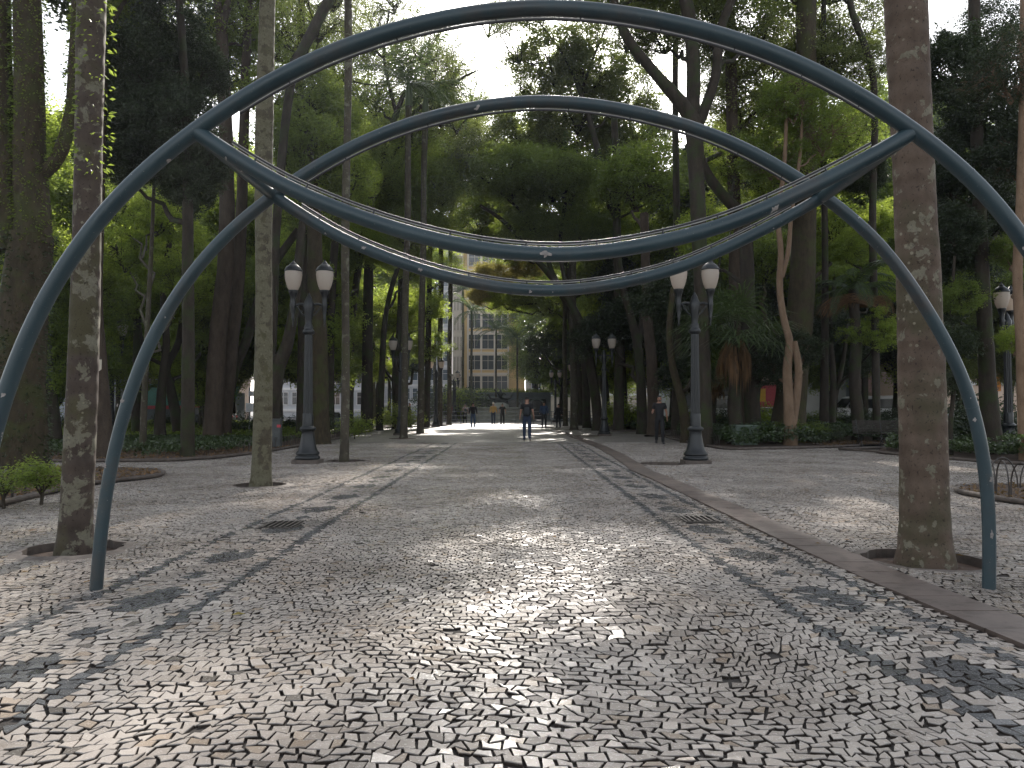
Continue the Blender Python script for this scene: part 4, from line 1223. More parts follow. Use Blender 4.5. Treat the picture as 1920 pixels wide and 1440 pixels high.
for (x, Y) in ((-13.5, 78), (-18, 86), (-24, 80), (-31, 84), (12.5, 70), (10, 82), (16, 78), (22, 72), (13, 95), (20, 90), (-40, 78), (33, 82), (-16.5, 104), (9.5, 66), (3.2, 98), (5.6, 88), (7.6, 77), (7.9, 100)): spots.append((x, Y, 'B'))
fillers_made = []
for i, (x, Y, sd_) in enumerate(spots):
    j = random.randrange(5)
    src = protos[j]
    o = src if j not in used else copy_tree(src)
    used.add(j)
    o.location = (x, Y, 0); o.rotation_euler = (0, 0, random.uniform(0, 6.28))
    s = random.uniform(.85, 1.2) * min(1.15, max(.62, (Y - 22) / 26)); o.scale = (s, s, s * random.uniform(.9, 1.1))
    fillers_made.append((o, x, Y, sd_, ('fresh green', 'mixed green', 'light airy', 'dense dark', 'grey green')[j]))
LMK = [(-200, 'the ivy clad giant'), (130, 'the nearest left palm'), (230, 'the left garden lamp'), (340, 'the blackish evergreen'), (440, 'the forking smooth tree'), (520, 'the slim pale palm'), (590, 'the left large lamp'), (660, 'the thin third palm'), (740, 'the straddled lamp'), (830, 'the far palm pair'),
       (1010, 'the fountain'), (1130, 'the right walk lamp'), (1230, 'the man in black'), (1305, 'the right large lamp'), (1385, 'the skirted palm'), (1490, 'the tan twisted tree'), (1610, 'the white van'), (1720, 'the spotted palm'), (1860, 'the far right lamp'), (1960, 'the right edge of view')]
ORD = ['nearest', 'second nearest', 'third nearest', 'fourth nearest', 'fifth nearest', 'sixth nearest', 'seventh nearest', 'eighth nearest', 'ninth nearest']
def label_row(items, cat):
    """items: (object, x, Y, group, look); each gets a label that says which one it is"""
    bins = {}
    for q in items:
        px = 960 + q[1] * F / q[2]
        k = min(range(len(LMK)), key=lambda i: abs(LMK[i][0] - px))
        bins.setdefault(k, []).append(q)
    for k, l in bins.items():
        l.sort(key=lambda q: q[2])
        for i, q in enumerate(l):
            w_ = 'farthest' if i == len(l) - 1 else ORD[min(i, 8)]
            tag(q[0], f'{q[4]} in line behind {LMK[k][1]}' if len(l) == 1 else f'{q[4]}, {w_} of those behind {LMK[k][1]}', cat, q[3])
SIDE = {'L': 'trees filling the left garden', 'R': 'trees filling the right garden', 'B': 'trees beyond the promenade end'}
label_row([(q[0], q[1], q[2], SIDE[q[3]], q[4] + ' garden tree') for q in fillers_made], 'tree')

# ------------------------------------------------------------------ planted beds
def bed(name, poly, z=0.075, kerb_h=0.12):
    b = MB()
    # soil as a fine fan grid with bumps
    xs = [p[0] for p in poly]; ys = [p[1] for p in poly]
    b.add([(x, y, z) for x, y in poly], [tuple(range(len(poly)))])
    tag(b.build(name + '_soil', M['soil']), kind='structure')
    b = MB()
    n = len(poly)
    pts = smoothpath([Vector((x, y, kerb_h - .06)) for x, y in poly] + [Vector((*poly[0], kerb_h - .05))], 3)
    b.tube(pts, [random.uniform(.036, .050) for _ in pts], 6, cap=False, wob=.08)
    tag(b.build(name + '_kerb', M['kerb']), kind='structure')
for k, p in BEDS.items(): bed(k, p)

def cover(name, label, poly, dens, h, size, leaf, lim=None, inset=0.35, clump=0.5):
    xs = [p[0] for p in poly]; ys = [p[1] for p in poly]
    x0, x1, y0, y1 = min(xs), max(xs), min(ys), max(ys)
    if lim: x0, x1, y0, y1 = max(x0, lim[0]), min(x1, lim[1]), max(y0, lim[2]), min(y1, lim[3])
    n = int((x1 - x0) * (y1 - y0) * dens)
    x = rng.uniform(x0, x1, n); y = rng.uniform(y0, y1, n)
    ok = inpoly(x, y, poly)
    for dx, dy in ((inset, 0), (-inset, 0), (0, inset), (0, -inset)): ok &= inpoly(x + dx, y + dy, poly)
    if name == 'hedge_planting': ok &= ~((x > 11.0) & (x < 14.8) & (y < 28.6))
    cl = snoise(x, y, 11, 1.6)
    ok &= (cl + rng.uniform(-.6, .6, n)) > -clump
    x, y, cl = x[ok], y[ok], cl[ok]
    top = h * (0.65 + 0.35 * cl + 0.12 * snoise(x, y, 12, 5))
    z = 0.08 + np.maximum(0.05, top) * rng.uniform(0.1, 1, len(x)) ** 0.5
    V, Q = leaf_quads(np.stack([x, y, z], 1), rng.uniform(.6, 1.3, len(x)) * size, 0.5, 0.62)
    return tag(obj(name, mesh_np(name, V, Q, [M[leaf]])), label, 'ground cover', kind='stuff')
cover('ivy_ground_cover', 'glossy ivy filling the bed at the far right', BEDS['right_side_bed'], 420, 0.62, 0.11, 'leafivy', (10, 22, 14, 26), 0.25, 1.2)
cover('hedge_planting', 'dense low evergreen planting around the skirted palm and bench', BEDS['right_bed'], 330, 0.72, 0.12, 'leafivy', (6, 22, 24, 37), 0.35, 1.2)
cover('ivy_ground_cover', 'ivy bank at the bend of the right walk', BEDS['right_far_bed'], 130, 0.75, 0.13, 'leafivy', (6, 22, 43, 60), 0.3, .9)
cover('ivy_ground_cover', 'low glossy plants along the front of the left garden', BEDS['left_bed'], 260, 0.34, 0.10, 'leafivy', (-20, -7, 19, 30), 0.7, .25)
cover('ivy_ground_cover', 'patchy ground cover deeper in the left garden', BEDS['left_bed'], 70, 0.4, 0.14, 'leafmid', (-32, -7, 30, 60), 0.5, .2)
cover('ivy_ground_cover', 'ivy patch in the right foreground bed', BEDS['right_island'], 260, 0.2, 0.06, 'leafivy', (8.4, 13, 7.5, 13), 0.4, .2)

def litter(poly, lim, dens):
    xs = rng.uniform(lim[0], lim[1], int((lim[1] - lim[0]) * (lim[3] - lim[2]) * dens)); ys = rng.uniform(lim[2], lim[3], len(xs))
    ok = inpoly(xs, ys, poly); xs, ys = xs[ok], ys[ok]
    V, Q = leaf_quads(np.stack([xs, ys, .085 + rng.uniform(0, .03, len(xs))], 1), rng.uniform(.04, .11, len(xs)), 1.2, .5)
    tag(obj('leaf_litter', mesh_np('leaf_litter', V, Q, [M['leaffall']])), 'dry leaf litter on the bare soil of a planted bed', 'leaf litter', kind='stuff')
litter(BEDS['left_island'], (-14, -6, 7, 17), 110); litter(BEDS['right_island'], (6.8, 13, 7.5, 13), 110); litter(BEDS['left_bed'], (-20, -7, 19, 26), 60); litter(BEDS['right_bed'], (10.5, 16, 26, 30), 60)
# low mounds of bare earth
def bush(label, px, py, Y, r, leaf, group=None, sz=1.0, name='shrub', cat='shrub', n=1):
    p = P(px, py, Y)
    t = thing(name, label, cat, (p.x, Y, 0.08), random.uniform(0, 6.28), group)
    m = MB(); m.tube([(0, 0, -.05), (.02, 0, .15), (0, .03, max(.2, r * .7))], [.025, .02, .012], 6)
    for k in range(4):
        a = k * 1.6; m.tube([(0, 0, .08), (math.cos(a) * r * .3, math.sin(a) * r * .3, r * .7)], [.014, .008], 5)
    m.build('stem', M['bark'], t)
    crown(t, (0, 0, r * .85), r, 'bush', leaf, sz=(1, 1, sz), name='foliage')
    return t
bush('small woody shrub in the left foreground bed beside the iron hoop', 78, 900, 10.6, .40, MI, sz=.6)
bush('small shrub cut by the left edge of the view', 8, 905, 10.2, .36, MI, sz=.6)
bush('bright green shrub behind the thin third palm', 665, 790, 33, .62, BR, sz=.9)
bush('bright leafy shrub left of the straddled lamp', 735, 785, 46, .9, BR, sz=.9)
bush('low bright shrub right of the straddled lamp', 771, 785, 47, .7, BR)
bush('large yellow green shrub behind the right walk lamp', 1180, 780, 46, 1.2, BR, sz=.9)
bush('bright shrub between two trunks right of the right walk lamp', 1160, 785, 47, .9, BR)
bush('bright shrub left of the man in black', 1216, 785, 45, .9, BR)
bush('light green shrub before the street on the right', 1432, 745, 32, .8, BR)
bush('dark shrub by the fountain on its left', 810, 770, 84, 2.0, D)
row = []
for i in range(7):
    q_ = bush('rounded dark shrub against the far buildings', 835 + i * 9, 770, 82 + (i % 3) * 3, 1.9, random.choice([D, MI]), 'dark shrubs before the fountain on the left'); row.append((q_, q_.location.x, q_.location.y, 'dark shrubs before the fountain on the left', 'rounded dark far shrub'))
label_row(row, 'shrub')
row = []
for i in range(16):
    q_ = bush('evergreen shrub in the back row of the right garden', 1300 + i * 26 + random.uniform(-8, 8), 790, 37.5 + random.uniform(0, 4), random.uniform(.5, .75), random.choice([D, MI]), 'back row shrubs of the right garden'); row.append((q_, q_.location.x, q_.location.y, 'back row shrubs of the right garden', 'evergreen back row shrub'))
label_row(row, 'shrub')
row = []
for i in range(11):
    q_ = bush('evergreen shrub deep in the left garden', 90 + i * 52 + random.uniform(-8, 8), 790, random.uniform(36, 48), random.uniform(.5, .8), random.choice([D, MI]), 'shrubs deep in the left garden'); row.append((q_, q_.location.x, q_.location.y, 'shrubs deep in the left garden', 'deep garden shrub'))
label_row(row, 'shrub')
row = []
for i in range(8):
    q_ = bush('rounded evergreen shrub in the front planting near the bench', 1330 + i * 32 + random.uniform(-6, 6), 820, 26.6 + random.uniform(0.2, 1.6) + i * .15, random.uniform(.42, .55), random.choice([D, MI]), 'front shrubs of the right garden', sz=.8); row.append((q_, q_.location.x, q_.location.y, 'front shrubs of the right garden', 'rounded front shrub'))
label_row(row, 'shrub')
row = []
for i in range(5):
    q_ = bush('tall dark shrub behind the ivy bed at the far right', 1745 + i * 36, 800, 23.5 + random.uniform(0, 1), random.uniform(.7, .9), D, 'shrubs behind the ivy bed'); row.append((q_, q_.location.x, q_.location.y, 'shrubs behind the ivy bed', 'tall dark shrub'))
label_row(row, 'shrub')
# scattered fallen leaves
n = 420
x = rng.normal(0, 1, n); x = np.where(rng.random(n) < .65, np.sign(x) * rng.uniform(3.2, 7.2, n), rng.uniform(-4, 4, n)); y = rng.uniform(3.2, 30, n)
V, Q = leaf_quads(np.stack([x, y, np.full(n, .034)], 1), rng.uniform(.03, .085, n), 2.5, .55, dirs=np.stack([rng.normal(0, 1, n), rng.normal(0, 1, n), np.zeros(n)], 1))
tag(obj('fallen_leaves', mesh_np('fallen_leaves', V, Q, [M['leaffall']])), 'dry fallen leaves scattered over the mosaic paving', 'leaves', kind='stuff')
g = G(447, 1161)
V, Q = leaf_quads(np.array([[g.x, g.y, .03]]), .09, 3, .5, dirs=np.array([[1., .2, 0.]]))
tag(obj('yellow_leaf', mesh_np('yellow_leaf', V, Q, [M['leafyellow']])), 'single yellow leaf lying on the paving left of centre', 'leaf')

# ------------------------------------------------------------------ hoop fences
def hoop_fence(label, path, w_=0.33, h=0.45, r=0.010, over=0.12, z0=0.06, mat='ironrust'):
    t = thing('hoop_fence', label, 'fence', (path[0][0], path[0][1], 0))
    off = Vector((path[0][0], path[0][1], 0))
    seg = []
    d = 0.0
    pts = [Vector((a, b_, 0)) for a, b_ in path]
    tot = sum((pts[i + 1] - pts[i]).length for i in range(len(pts) - 1))
    def at(s):
        for i in range(len(pts) - 1):
            l = (pts[i + 1] - pts[i]).length
            if s <= l: return pts[i] + (pts[i + 1] - pts[i]) * (s / l)
            s -= l
        return pts[-1]
    s = 0.0; k = 0
    while s + w_ < tot and k < 96:
        a, b_ = at(s), at(s + w_)
        arc = [a + Vector((0, 0, z0 - .1))]
        for j in range(11):
            u = j / 10; ang = math.pi * u
            arc.append(a + (b_ - a) * (0.5 - 0.5 * math.cos(ang)) + Vector((0, 0, z0 + h - w_ * .9 + w_ * .9 * math.sin(ang))))
        arc.append(b_ + Vector((0, 0, z0 - .1)))
        m = MB(); m.tube([p - off for p in arc], r, 6)
        m.build('hoop', M[mat], t)
        s += w_ - over + 0.16; k += 1
hoop_fence('iron hoop edging of the right foreground bed', [(7.3, 12.0), (7.15, 11.2), (7.25, 10.3)], .40, .52, .011)
hoop_fence('iron hoop edging along the near side of the right foreground bed', [(7.6, 12.4), (9.4, 12.5), (12.5, 12.5)], .5, .5, .011)
hoop_fence('iron hoops in the left foreground bed', [(-6.95, 10.2), (-7.2, 11.4), (-7.5, 12.6)], .42, .42, .011)
hoop_fence('low dark hoop edging along the front of the left garden', [(-7.9, 22.4), (-7.65, 24.6), (-7.7, 34), (-8.6, 46)], .30, .34, .009)
hoop_fence('low hoop edging along the curve behind the right walk', [(7.0, 34.6), (6.9, 33.6), (7.0, 29), (7.0, 26)], .30, .36, .009)
hoop_fence('low hoop edging of the ivy bed at the far right', [(11.2, 23.6), (13.5, 24.8), (17, 24.8)], .32, .38, .009)

# ------------------------------------------------------------------ bench
def bench():
    g = G(1606, 838)
    t = thing('park_bench', 'dark slatted park bench with curly iron legs partly behind the spotted palm', 'bench', (g.x + .95, g.y + .1, 0.02), R(-4))
    wmat = M['bench'] = simple('bench_wood', (0.030, 0.022, 0.018), 0.45, var=.4, vs=6, bs=.2)
    W_ = 1.9
    for i in range(7):
        m = MB(); m.box((0, .05 - i * .062, .44 + (0.012 if i in (0, 6) else 0)), (W_, .045, .022)); m.build('seat_slat', wmat, t)
    for i in range(7):
        m = MB(); z = .52 + i * .058; m.box((0, .11 + i * .020, z), (W_, .02, .044)); m.build('back_slat', wmat, t)
    for s in (-1, 0, 1):
        m = MB(); x = s * (W_ / 2 - .14)
        for pp in ([(x, .20, 0), (x, .14, .12), (x, .02, .24), (x, .08, .42)], [(x, -.36, 0), (x, -.30, .10), (x, -.22, .26), (x, -.33, .40), (x, -.30, .44)],
                   [(x, -.32, .43), (x, -.1, .42), (x, .08, .43), (x, .13, .60), (x, .25, .94)], [(x, -.26, .20), (x, -.15, .30), (x, -.02, .24), (x, .04, .16), (x, -.04, .12), (x, -.08, .18)]):
            m.tube(smoothpath(pp, 5), .016, 6)
        m.build('leg', M['iron'], t)
bench()

# ------------------------------------------------------------------ people
SKIN = simple('skin', (0.30, 0.16, 0.11), 0.55, var=.08, vs=4, bs=0)
HAIR = simple('dark_hair', (0.012, 0.009, 0.008), 0.6, var=.3, vs=20, bs=.3)
def cloth(n, c): return simple(n, c, 0.85, var=.22, vs=5, bs=.35)
def skinmesh(name, V, E, Rr, mat, root=0, sub=2):
    me = bpy.data.meshes.new(name + '_cage'); me.from_pydata(V, E, [])
    o = bpy.data.objects.new(name, me); COL.objects.link(o)
    md = o.modifiers.new('s', 'SKIN'); md.use_smooth_shade = True
    for i, r in enumerate(Rr):
        sv = me.skin_vertices[0].data[i]
        sv.radius = r if hasattr(r, '__len__') else (r, r)
        sv.use_root = (i == root)
    o.modifiers.new('u', 'SUBSURF').levels = sub
    dg = bpy.context.evaluated_depsgraph_get()
    out = bpy.data.meshes.new_from_object(o.evaluated_get(dg))
    bpy.data.objects.remove(o); bpy.data.meshes.remove(me)
    out.materials.clear(); out.materials.append(mat)
    out.polygons.foreach_set('use_smooth', [True] * len(out.polygons))
    out.name = name
    return out
def person(label, x, y, H, rz, top, trousers, stride=0.16, arms=((0.10, -.04), (0.10, .06)), bag=None, hat=None, beard=False, sleeves='short', hair=True, girth=1.0, fold=None, shoes=(0.02, 0.02, 0.022), longtop=0.0, rises=0):
    """faces -Y before rz. arms: (forward swing, elbow forward) in metres for (left, right)"""
    k = H / 1.76
    t = thing('person', label, 'person', (x, y, 0.02), rz, 'people on the promenade')
    def S(*p): return (p[0] * k, p[1] * k, p[2] * k)
    hip, w_ = .93, .095
    st = stride
    legs = {}
    for s in (-1, 1):
        f = -st if s == 1 else st            # foot offset in y
        lift = 0.05 if f > 0.05 else 0.0
        legs[s] = [(s * w_, 0, hip - .04), (s * .105, f * .45 - .03, .50), (s * .105, f + .01, .10 + lift), (s * .115, f - .02, .045 + lift), (s * .13, f - .16, .035)]
    V = [S(0, .01, .95), S(0, .0, 1.10), S(0, -.01, 1.25), S(0, .0, 1.40), S(0, .0, 1.50), S(0, -.015, 1.575), S(0, -.02, 1.64), S(0, -.015, 1.70)]
    Rr = [(.115 * girth, .085 * girth), (.11 * girth, .08 * girth), (.125 * girth, .09 * girth), (.11, .08), (.055, .055), (.066, .078), (.076, .092), (.060, .074)]
    E = [(i, i + 1) for i in range(7)]
    def add(p, r, par): V.append(S(*p)); Rr.append(r); E.append((par, len(V) - 1)); return len(V) - 1
    # face: nose and ears
    add((0, -.115, 1.625), .012, 6)
    for s in (-1, 1): add((s * .083, -.01, 1.63), .014, 6)
    armpts = {}
    for s, (sw, el) in zip((-1, 1), arms):
        sh = (s * .175, 0, 1.43); eb = (s * .245, sw * .5 + .03, 1.15); wr = (s * .27, -sw - el, .93 + abs(el) * 1.2)
        armpts[s] = (sh, eb, wr)
        a = add(sh, .058, 3); b_ = add(eb, .042, a); c = add(wr, .028, b_)
        d = Vector(wr) - Vector(eb); d.normalize()
        pm = Vector(wr) + d * .07; pl_ = add(tuple(pm), (.038, .018), c)
        for j, (ox, l) in enumerate(((-.026, .072), (-.009, .082), (.009, .078), (.025, .062))):
            kn = pm + d * .045 + Vector((0, ox, 0)); f1 = add(tuple(kn), .010, pl_)
            add(tuple(kn + d * l * .6 + Vector((-s * .018, 0, 0))), .0085, f1)
        th = Vector(wr) + d * .03 + Vector((-s * .01, -.035, 0)); t1 = add(tuple(th), .011, pl_); add(tuple(th + d * .045 + Vector((0, -.012, 0))), .009, t1)
    for s in (-1, 1):
        par = 0
        for q, r in zip(legs[s], (.078, .055, .040, .038, .028)): par = add(q, r, par)
    body = obj('body', skinmesh('body', [tuple(v) for v in V], E, [tuple(a * k for a in r) if hasattr(r, '__len__') else r * k for r in Rr], SKIN), t)
    def garment(name, V, E, Rr, mat): return obj(name, skinmesh(name, [S(*v) for v in V], E, [tuple(a * k for a in r) if hasattr(r, '__len__') else r * k for r in Rr], mat), t)
    # top
    zb = .84 - longtop
    TV = [(0, .0, zb), (0, .0, 1.10), (0, -.01, 1.25), (0, .0, 1.39), (0, 0, 1.465)]
    TR = [(.168 * girth, .135 * girth), (.155 * girth, .122 * girth), (.170 * girth, .130 * girth), (.150, .105), (.075, .07)]
    TE = [(0, 1), (1, 2), (2, 3), (3, 4)]
    for s in (-1, 1):
        sh, eb, wr = armpts[s]
        TV.append(sh); TR.append(.078); TE.append((3, len(TV) - 1))
        if sleeves == 'short':
            TV.append(tuple(Vector(sh) * .35 + Vector(eb) * .65)); TR.append(.070); TE.append((len(TV) - 2, len(TV) - 1))
        else:
            TV.append(eb); TR.append(.062); TE.append((len(TV) - 2, len(TV) - 1))
            TV.append(wr); TR.append(.045); TE.append((len(TV) - 2, len(TV) - 1))
    garment('shirt' if sleeves == 'short' else 'jacket', TV, TE, TR, top)
    LV = [(0, .0, 1.08), (0, .005, .92)]; LR = [(.145 * girth, .112 * girth), (.158 * girth, .125 * girth)]; LE = [(0, 1)]
    for s in (-1, 1):
        par = 1
        for q, r in zip(legs[s][:3] + [(legs[s][3][0], legs[s][3][1] + .02, legs[s][3][2] + .012)], (.102, .076, .060, .060)):
            LV.append(q); LR.append(r); LE.append((par, len(LV) - 1)); par = len(LV) - 1
    garment('trousers', LV, LE, LR, trousers)
    shm = simple('shoe_material', shoes, .6, bs=.1)
    for s in (-1, 1):
        a, f = legs[s][3], legs[s][4]
        garment('shoe', [(a[0], a[1] + .05, a[2] + .0), (a[0], a[1] - .06, a[2] + .0), (f[0], f[1] - .02, max(.025, f[2] - .005))], [(0, 1), (1, 2)], [(.045, .045), (.05, .045), (.045, .030)], shm)
    if hair and not hat:
        garment('hair', [(0, .035, 1.63), (0, .01, 1.71), (0, -.04, 1.725)], [(0, 1), (1, 2)], [(.078, .075), (.078, .072), (.055, .045)], HAIR)
    if hat:
        m = MB(); m.sphere(S(0, -.005, 1.705), tuple(a * k for a in (.098, .112, .085)), 14, 8); m.box(S(0, -.13, 1.70), (.14 * k, .11 * k, .012)); m.build('cap', hat, t)
    if beard:
        garment('beard', [(-.055, -.03, 1.58), (0, -.085, 1.555), (.055, -.03, 1.58)], [(0, 1), (1, 2)], [.026, .034, .026], HAIR)
    for s in (-1, 1):
        m = MB(); m.sphere(S(s * .032, -.098, 1.65), .010 * k, 8, 6); m.build('eye', HAIR, t)
    if bag:
        m = garment('backpack', [(0, .17, 1.00), (0, .19, 1.15), (0, .16, 1.36)], [(0, 1), (1, 2)], [(.13, .075), (.15, .095), (.115, .06)], bag)
        m2 = MB()
        for s in (-1, 1):
            m2.tube([S(*p) for p in smoothpath([(s * .10, .15, 1.40), (s * .11, .02, 1.49), (s * .12, -.12, 1.38), (s * .14, -.10, 1.15), (s * .13, .10, 1.03)], 4)], .016 * k, 6)
        m2.build('strap', bag, m)
    return t
BLK = cloth('black_cotton', (0.010, 0.010, 0.012)); NAVY = cloth('navy_denim', (0.018, 0.030, 0.060)); DKB = cloth('blue_jacket', (0.030, 0.055, 0.11))
YEL = cloth('yellow_jacket', (0.42, 0.27, 0.09)); WHT = cloth('pale_shirt', (0.42, 0.33, 0.28)); GRY = cloth('grey_pack', (0.022, 0.026, 0.030)); REDC = cloth('red_top', (0.40, 0.02, 0.03)); CAPM = cloth('pale_cap', (0.5, 0.45, 0.38))
BLU = cloth('blue_jeans', (0.035, 0.065, 0.12))
def pl_(px, py): g = G(px, py); return g.x, g.y
PI = math.pi
person('man with a dark backpack and black t-shirt walking away at the centre of the promenade', *pl_(988, 828), 1.78, PI - .05, BLK, NAVY, .10, ((.10, -.02), (-.05, .05)), bag=GRY, shoes=(.25, .23, .22))
person('bearded man in a black t-shirt and black trousers walking toward the viewer on the right', *pl_(1237, 833), 1.80, -.12, BLK, BLK, .14, ((.02, .16), (-.06, .02)), beard=True)
person('person in a blue jacket walking away right of the centre man', *pl_(1020, 804), 1.76, PI, DKB, BLK, .08, sleeves='long', girth=1.15)
person('person dressed all in black walking away by the slab path', *pl_(1047, 803), 1.62, PI + .3, BLK, BLK, .05, sleeves='long', longtop=.15)
person('person in a dark jacket and blue jeans walking away left of centre', *pl_(887, 803), 1.70, PI + .1, BLK, BLU, .10, sleeves='long')
person('man in a yellow jacket and pale cap walking away', *pl_(925, 797), 1.76, PI - .1, YEL, NAVY, .10, sleeves='long', hat=CAPM, shoes=(.03, .02, .02))
person('person in black beside the man in the yellow jacket', *pl_(942, 797), 1.72, PI + .1, BLK, BLK, .09, longtop=.1)
person('person in a pale shirt with a dark shoulder bag, left of the walk', *pl_(872, 793.5), 1.68, PI + .3, WHT, BLK, .10, bag=GRY)
person('person in a red top by the railing between the far palms', -5.9, 76, 1.62, PI / 2, REDC, BLK, .04, sleeves='long')
person('person in dark clothes standing beside the straddled lamp', (768 - 960) * 52 / F, 52, 1.70, PI / 2, BLK, BLK, .05, sleeves='long')

# ------------------------------------------------------------------ end of the promenade: railing, fountain, statue, pavilion
def railing():
    t = thing('pipe_railing', 'grey pipe railing crossing the end of the promenade', 'railing', (0, 66, 0))
    m_ = M['steel'] = simple('galvanised_pipe', (0.16, 0.17, 0.18), .4, .3, var=.2, vs=3, bs=0)
    m = MB()
    for z in (.35, .70, 1.05): m.tube([(-9, 0, z), (8, 0, z)], .028, 6)
    m.build('rails', m_, t)
    for i in range(12):
        m = MB(); m.tube([(-9 + i * 1.545, .02, -.05), (-9 + i * 1.545, .02, 1.1)], .035, 6); m.build('post', m_, t)
railing()
def fountain():
    st = M['fstone'] = simple('fountain_stone', (0.26, 0.27, 0.24), .8, var=.25, vs=1.5, bs=.3)
    x = (938 - 960) * 78 / F
    t = thing('fountain', 'wide pale stone fountain basin behind the railing', 'fountain', (x, 79, 0))
    m = MB(); m.lathe([(3.4, 0), (3.4, .9), (3.35, 1.0), (3.3, 1.25)], n=40); m.build('basin', st, t)
    m = MB(); m.lathe([(3.3, 1.25), (3.55, 1.27), (3.58, 1.36), (3.4, 1.40), (3.1, 1.38)], n=40); m.build('rim', st, t)
    m = MB(); m.lathe([(.9, 1.38), (.85, 1.7), (.6, 1.85), (.5, 1.9)], n=20); m.build('pedestal', st, t)
    br = M['bronze'] = simple('dark_bronze', (0.02, 0.024, 0.024), .4, .6, var=.3, vs=5, bs=.2)
    o = obj('statue', skinmesh('statue', [(0, 0, 0), (0, 0, .35), (0, .0, .8), (.02, 0, 1.15), (.03, 0, 1.32), (-.4, 0, 1.0), (-.65, -.1, 1.35), (.35, 0, .95), (.6, 0, .7), (.3, -.1, .25), (.65, -.1, .05), (-.3, -.1, .3), (-.6, -.1, .12), (-1.0, 0, .35), (-1.25, 0, .75), (1.0, 0, .4), (1.2, 0, .8), (-.8, 0, -.05), (.85, 0, -.05)],
           [(0, 1), (1, 2), (2, 3), (3, 4), (2, 5), (5, 6), (2, 7), (7, 8), (1, 9), (9, 10), (1, 11), (11, 12), (11, 13), (13, 14), (9, 15), (15, 16), (0, 17), (0, 18)],
           [.55, .26, .22, .10, .12, .09, .05, .09, .05, .16, .1, .16, .1, .15, .08, .15, .08, .25, .25], br), None, (x, 79, 1.95))
    o.name = 'bronze_statue'
    tag(o, 'dark bronze figure group on top of the fountain', 'statue')
fountain()
def pavilion():
    st = simple('pavilion_paint', (0.20, 0.23, 0.25), .7, var=.15, vs=2, bs=.1)
    x = -1.2
    t = thing('pavilion', 'low grey blue arched pavilion with planting along its roof', 'pavilion', (x, 92, 0))
    m = MB()
    W_, H_ = 11.0, 3.0
    for i in range(5): m.box((-W_ / 2 + i * W_ / 4, 0, 1.2), (.55, 1.2, 2.4))
    m.box((0, 0, 2.7), (W_ + .6, 1.3, .6)); m.box((0, -.02, 3.1), (W_ + 1.0, 1.6, .2))
    m.build('frame', st, t)
    for i in range(4):
        m = MB(); cx = -W_ / 2 + (i + .5) * W_ / 4
        m.tube([(cx + 1.05 * math.cos(a), -.62, 1.35 + 1.05 * math.sin(a)) for a in np.linspace(0, PI, 13)], .10, 6); m.build('arch', st, t)
        m = MB(); m.box((cx, .3, 1.2), (2.2, .1, 2.4)); m.build('panel', M['glass_d'], t)
    C_ = np.stack([rng.uniform(-W_ / 2 - .3, W_ / 2 + .3, 2600), rng.uniform(-.9, .6, 2600), 3.15 + rng.uniform(0, .6, 2600) * rng.uniform(.3, 1, 2600)], 1)
    V, Q = leaf_quads(C_, .16, .4, .6)
    obj('roof_planting', mesh_np('roof_planting', V, Q, [M['leafmid']]), t)
def glassmat(name, c, rough=.12):
    m, t, b, o = newmat(name)
    v = objco(t, world=True)
    L(t, ramp(t, noise(t, v, .8, 3), [(.35, tuple(x * .6 for x in c)), (.65, c)]), b.inputs['Base Color'])
    b.inputs['Roughness'].default_value = rough
    return m
M['glass_d'] = glassmat('dark_glass', (0.045, 0.05, 0.055))
M['glass_b'] = glassmat('bluish_glass', (0.10, 0.13, 0.16), .2)
pavilion()

# ------------------------------------------------------------------ buildings
def building(name, label, x0, x1, Y, H, depth, wall, floors, bays, win=(.62, .55), z0=1.0, wr=None, rz=0.0, trim=None, glass='glass_d', pier=None, maxw=98, roofm=None):
    """front wall faces the viewer (-Y); windows are parts set in the wall"""
    cx = (x0 + x1) / 2; W_ = x1 - x0
    t = thing(name, label, 'building', (cx, Y, 0), rz)
    m = MB(); m.box((0, depth / 2, H / 2 - .2), (W_, depth, H + .4)); m.build('wall', wall, t)
    m = MB(); m.box((0, depth / 2, H + .55), (W_ + .5, depth + .5, .7)); m.build('roof', roofm or trim or wall, t)
    fh = (H - z0) / floors
    wa, wb = (wr[0] - cx, wr[1] - cx) if wr else (-W_ / 2, W_ / 2)
    bw = (wb - wa) / bays
    wm = None; cnt = 0
    if trim:
        m = MB()
        for f in range(floors + 1): m.box(((wa + wb) / 2, -.06, z0 + f * fh - .02), (wb - wa + (.1 if not wr else -.3), .22, fh * .13))
        m.build('floor_bands', trim, t)
    if pier:
        m = MB()
        for i in range(bays + 1): m.box((wa + i * bw, -.10, H / 2), (bw * .10, .36, H))
        m.build('piers', pier, t)
    fr = MB(); ww, wh = bw * win[0], fh * win[1]
    for dx, dz, sx, sz in ((0, wh / 2, ww + .12, .09), (0, -wh / 2, ww + .2, .12), (-ww / 2, 0, .09, wh), (ww / 2, 0, .09, wh), (0, 0, .06, wh), (0, wh * .12, ww, .05)):
        fr.box((dx, -.07, dz), (sx, .14, sz))
    fme = fr.mesh('window', trim or wall)
    gl = MB(); gl.box((0, -.02, 0), (ww, .06, wh)); gme = gl.mesh('pane', M[glass])
    for f in range(floors):
        for i in range(bays):
            if cnt >= maxw: break
            c = (wa + (i + .5) * bw, 0, z0 + (f + .55) * fh)
            wo_ = obj('window', fme, t, c); obj('pane', gme, wo_); cnt += 1
    return t
beige = simple('beige_render', (0.55, 0.38, 0.17), .85, var=.1, vs=.6, bs=.1)
cream = simple('cream_trim', (0.50, 0.44, 0.36), .8, var=.1, vs=.8, bs=.1)
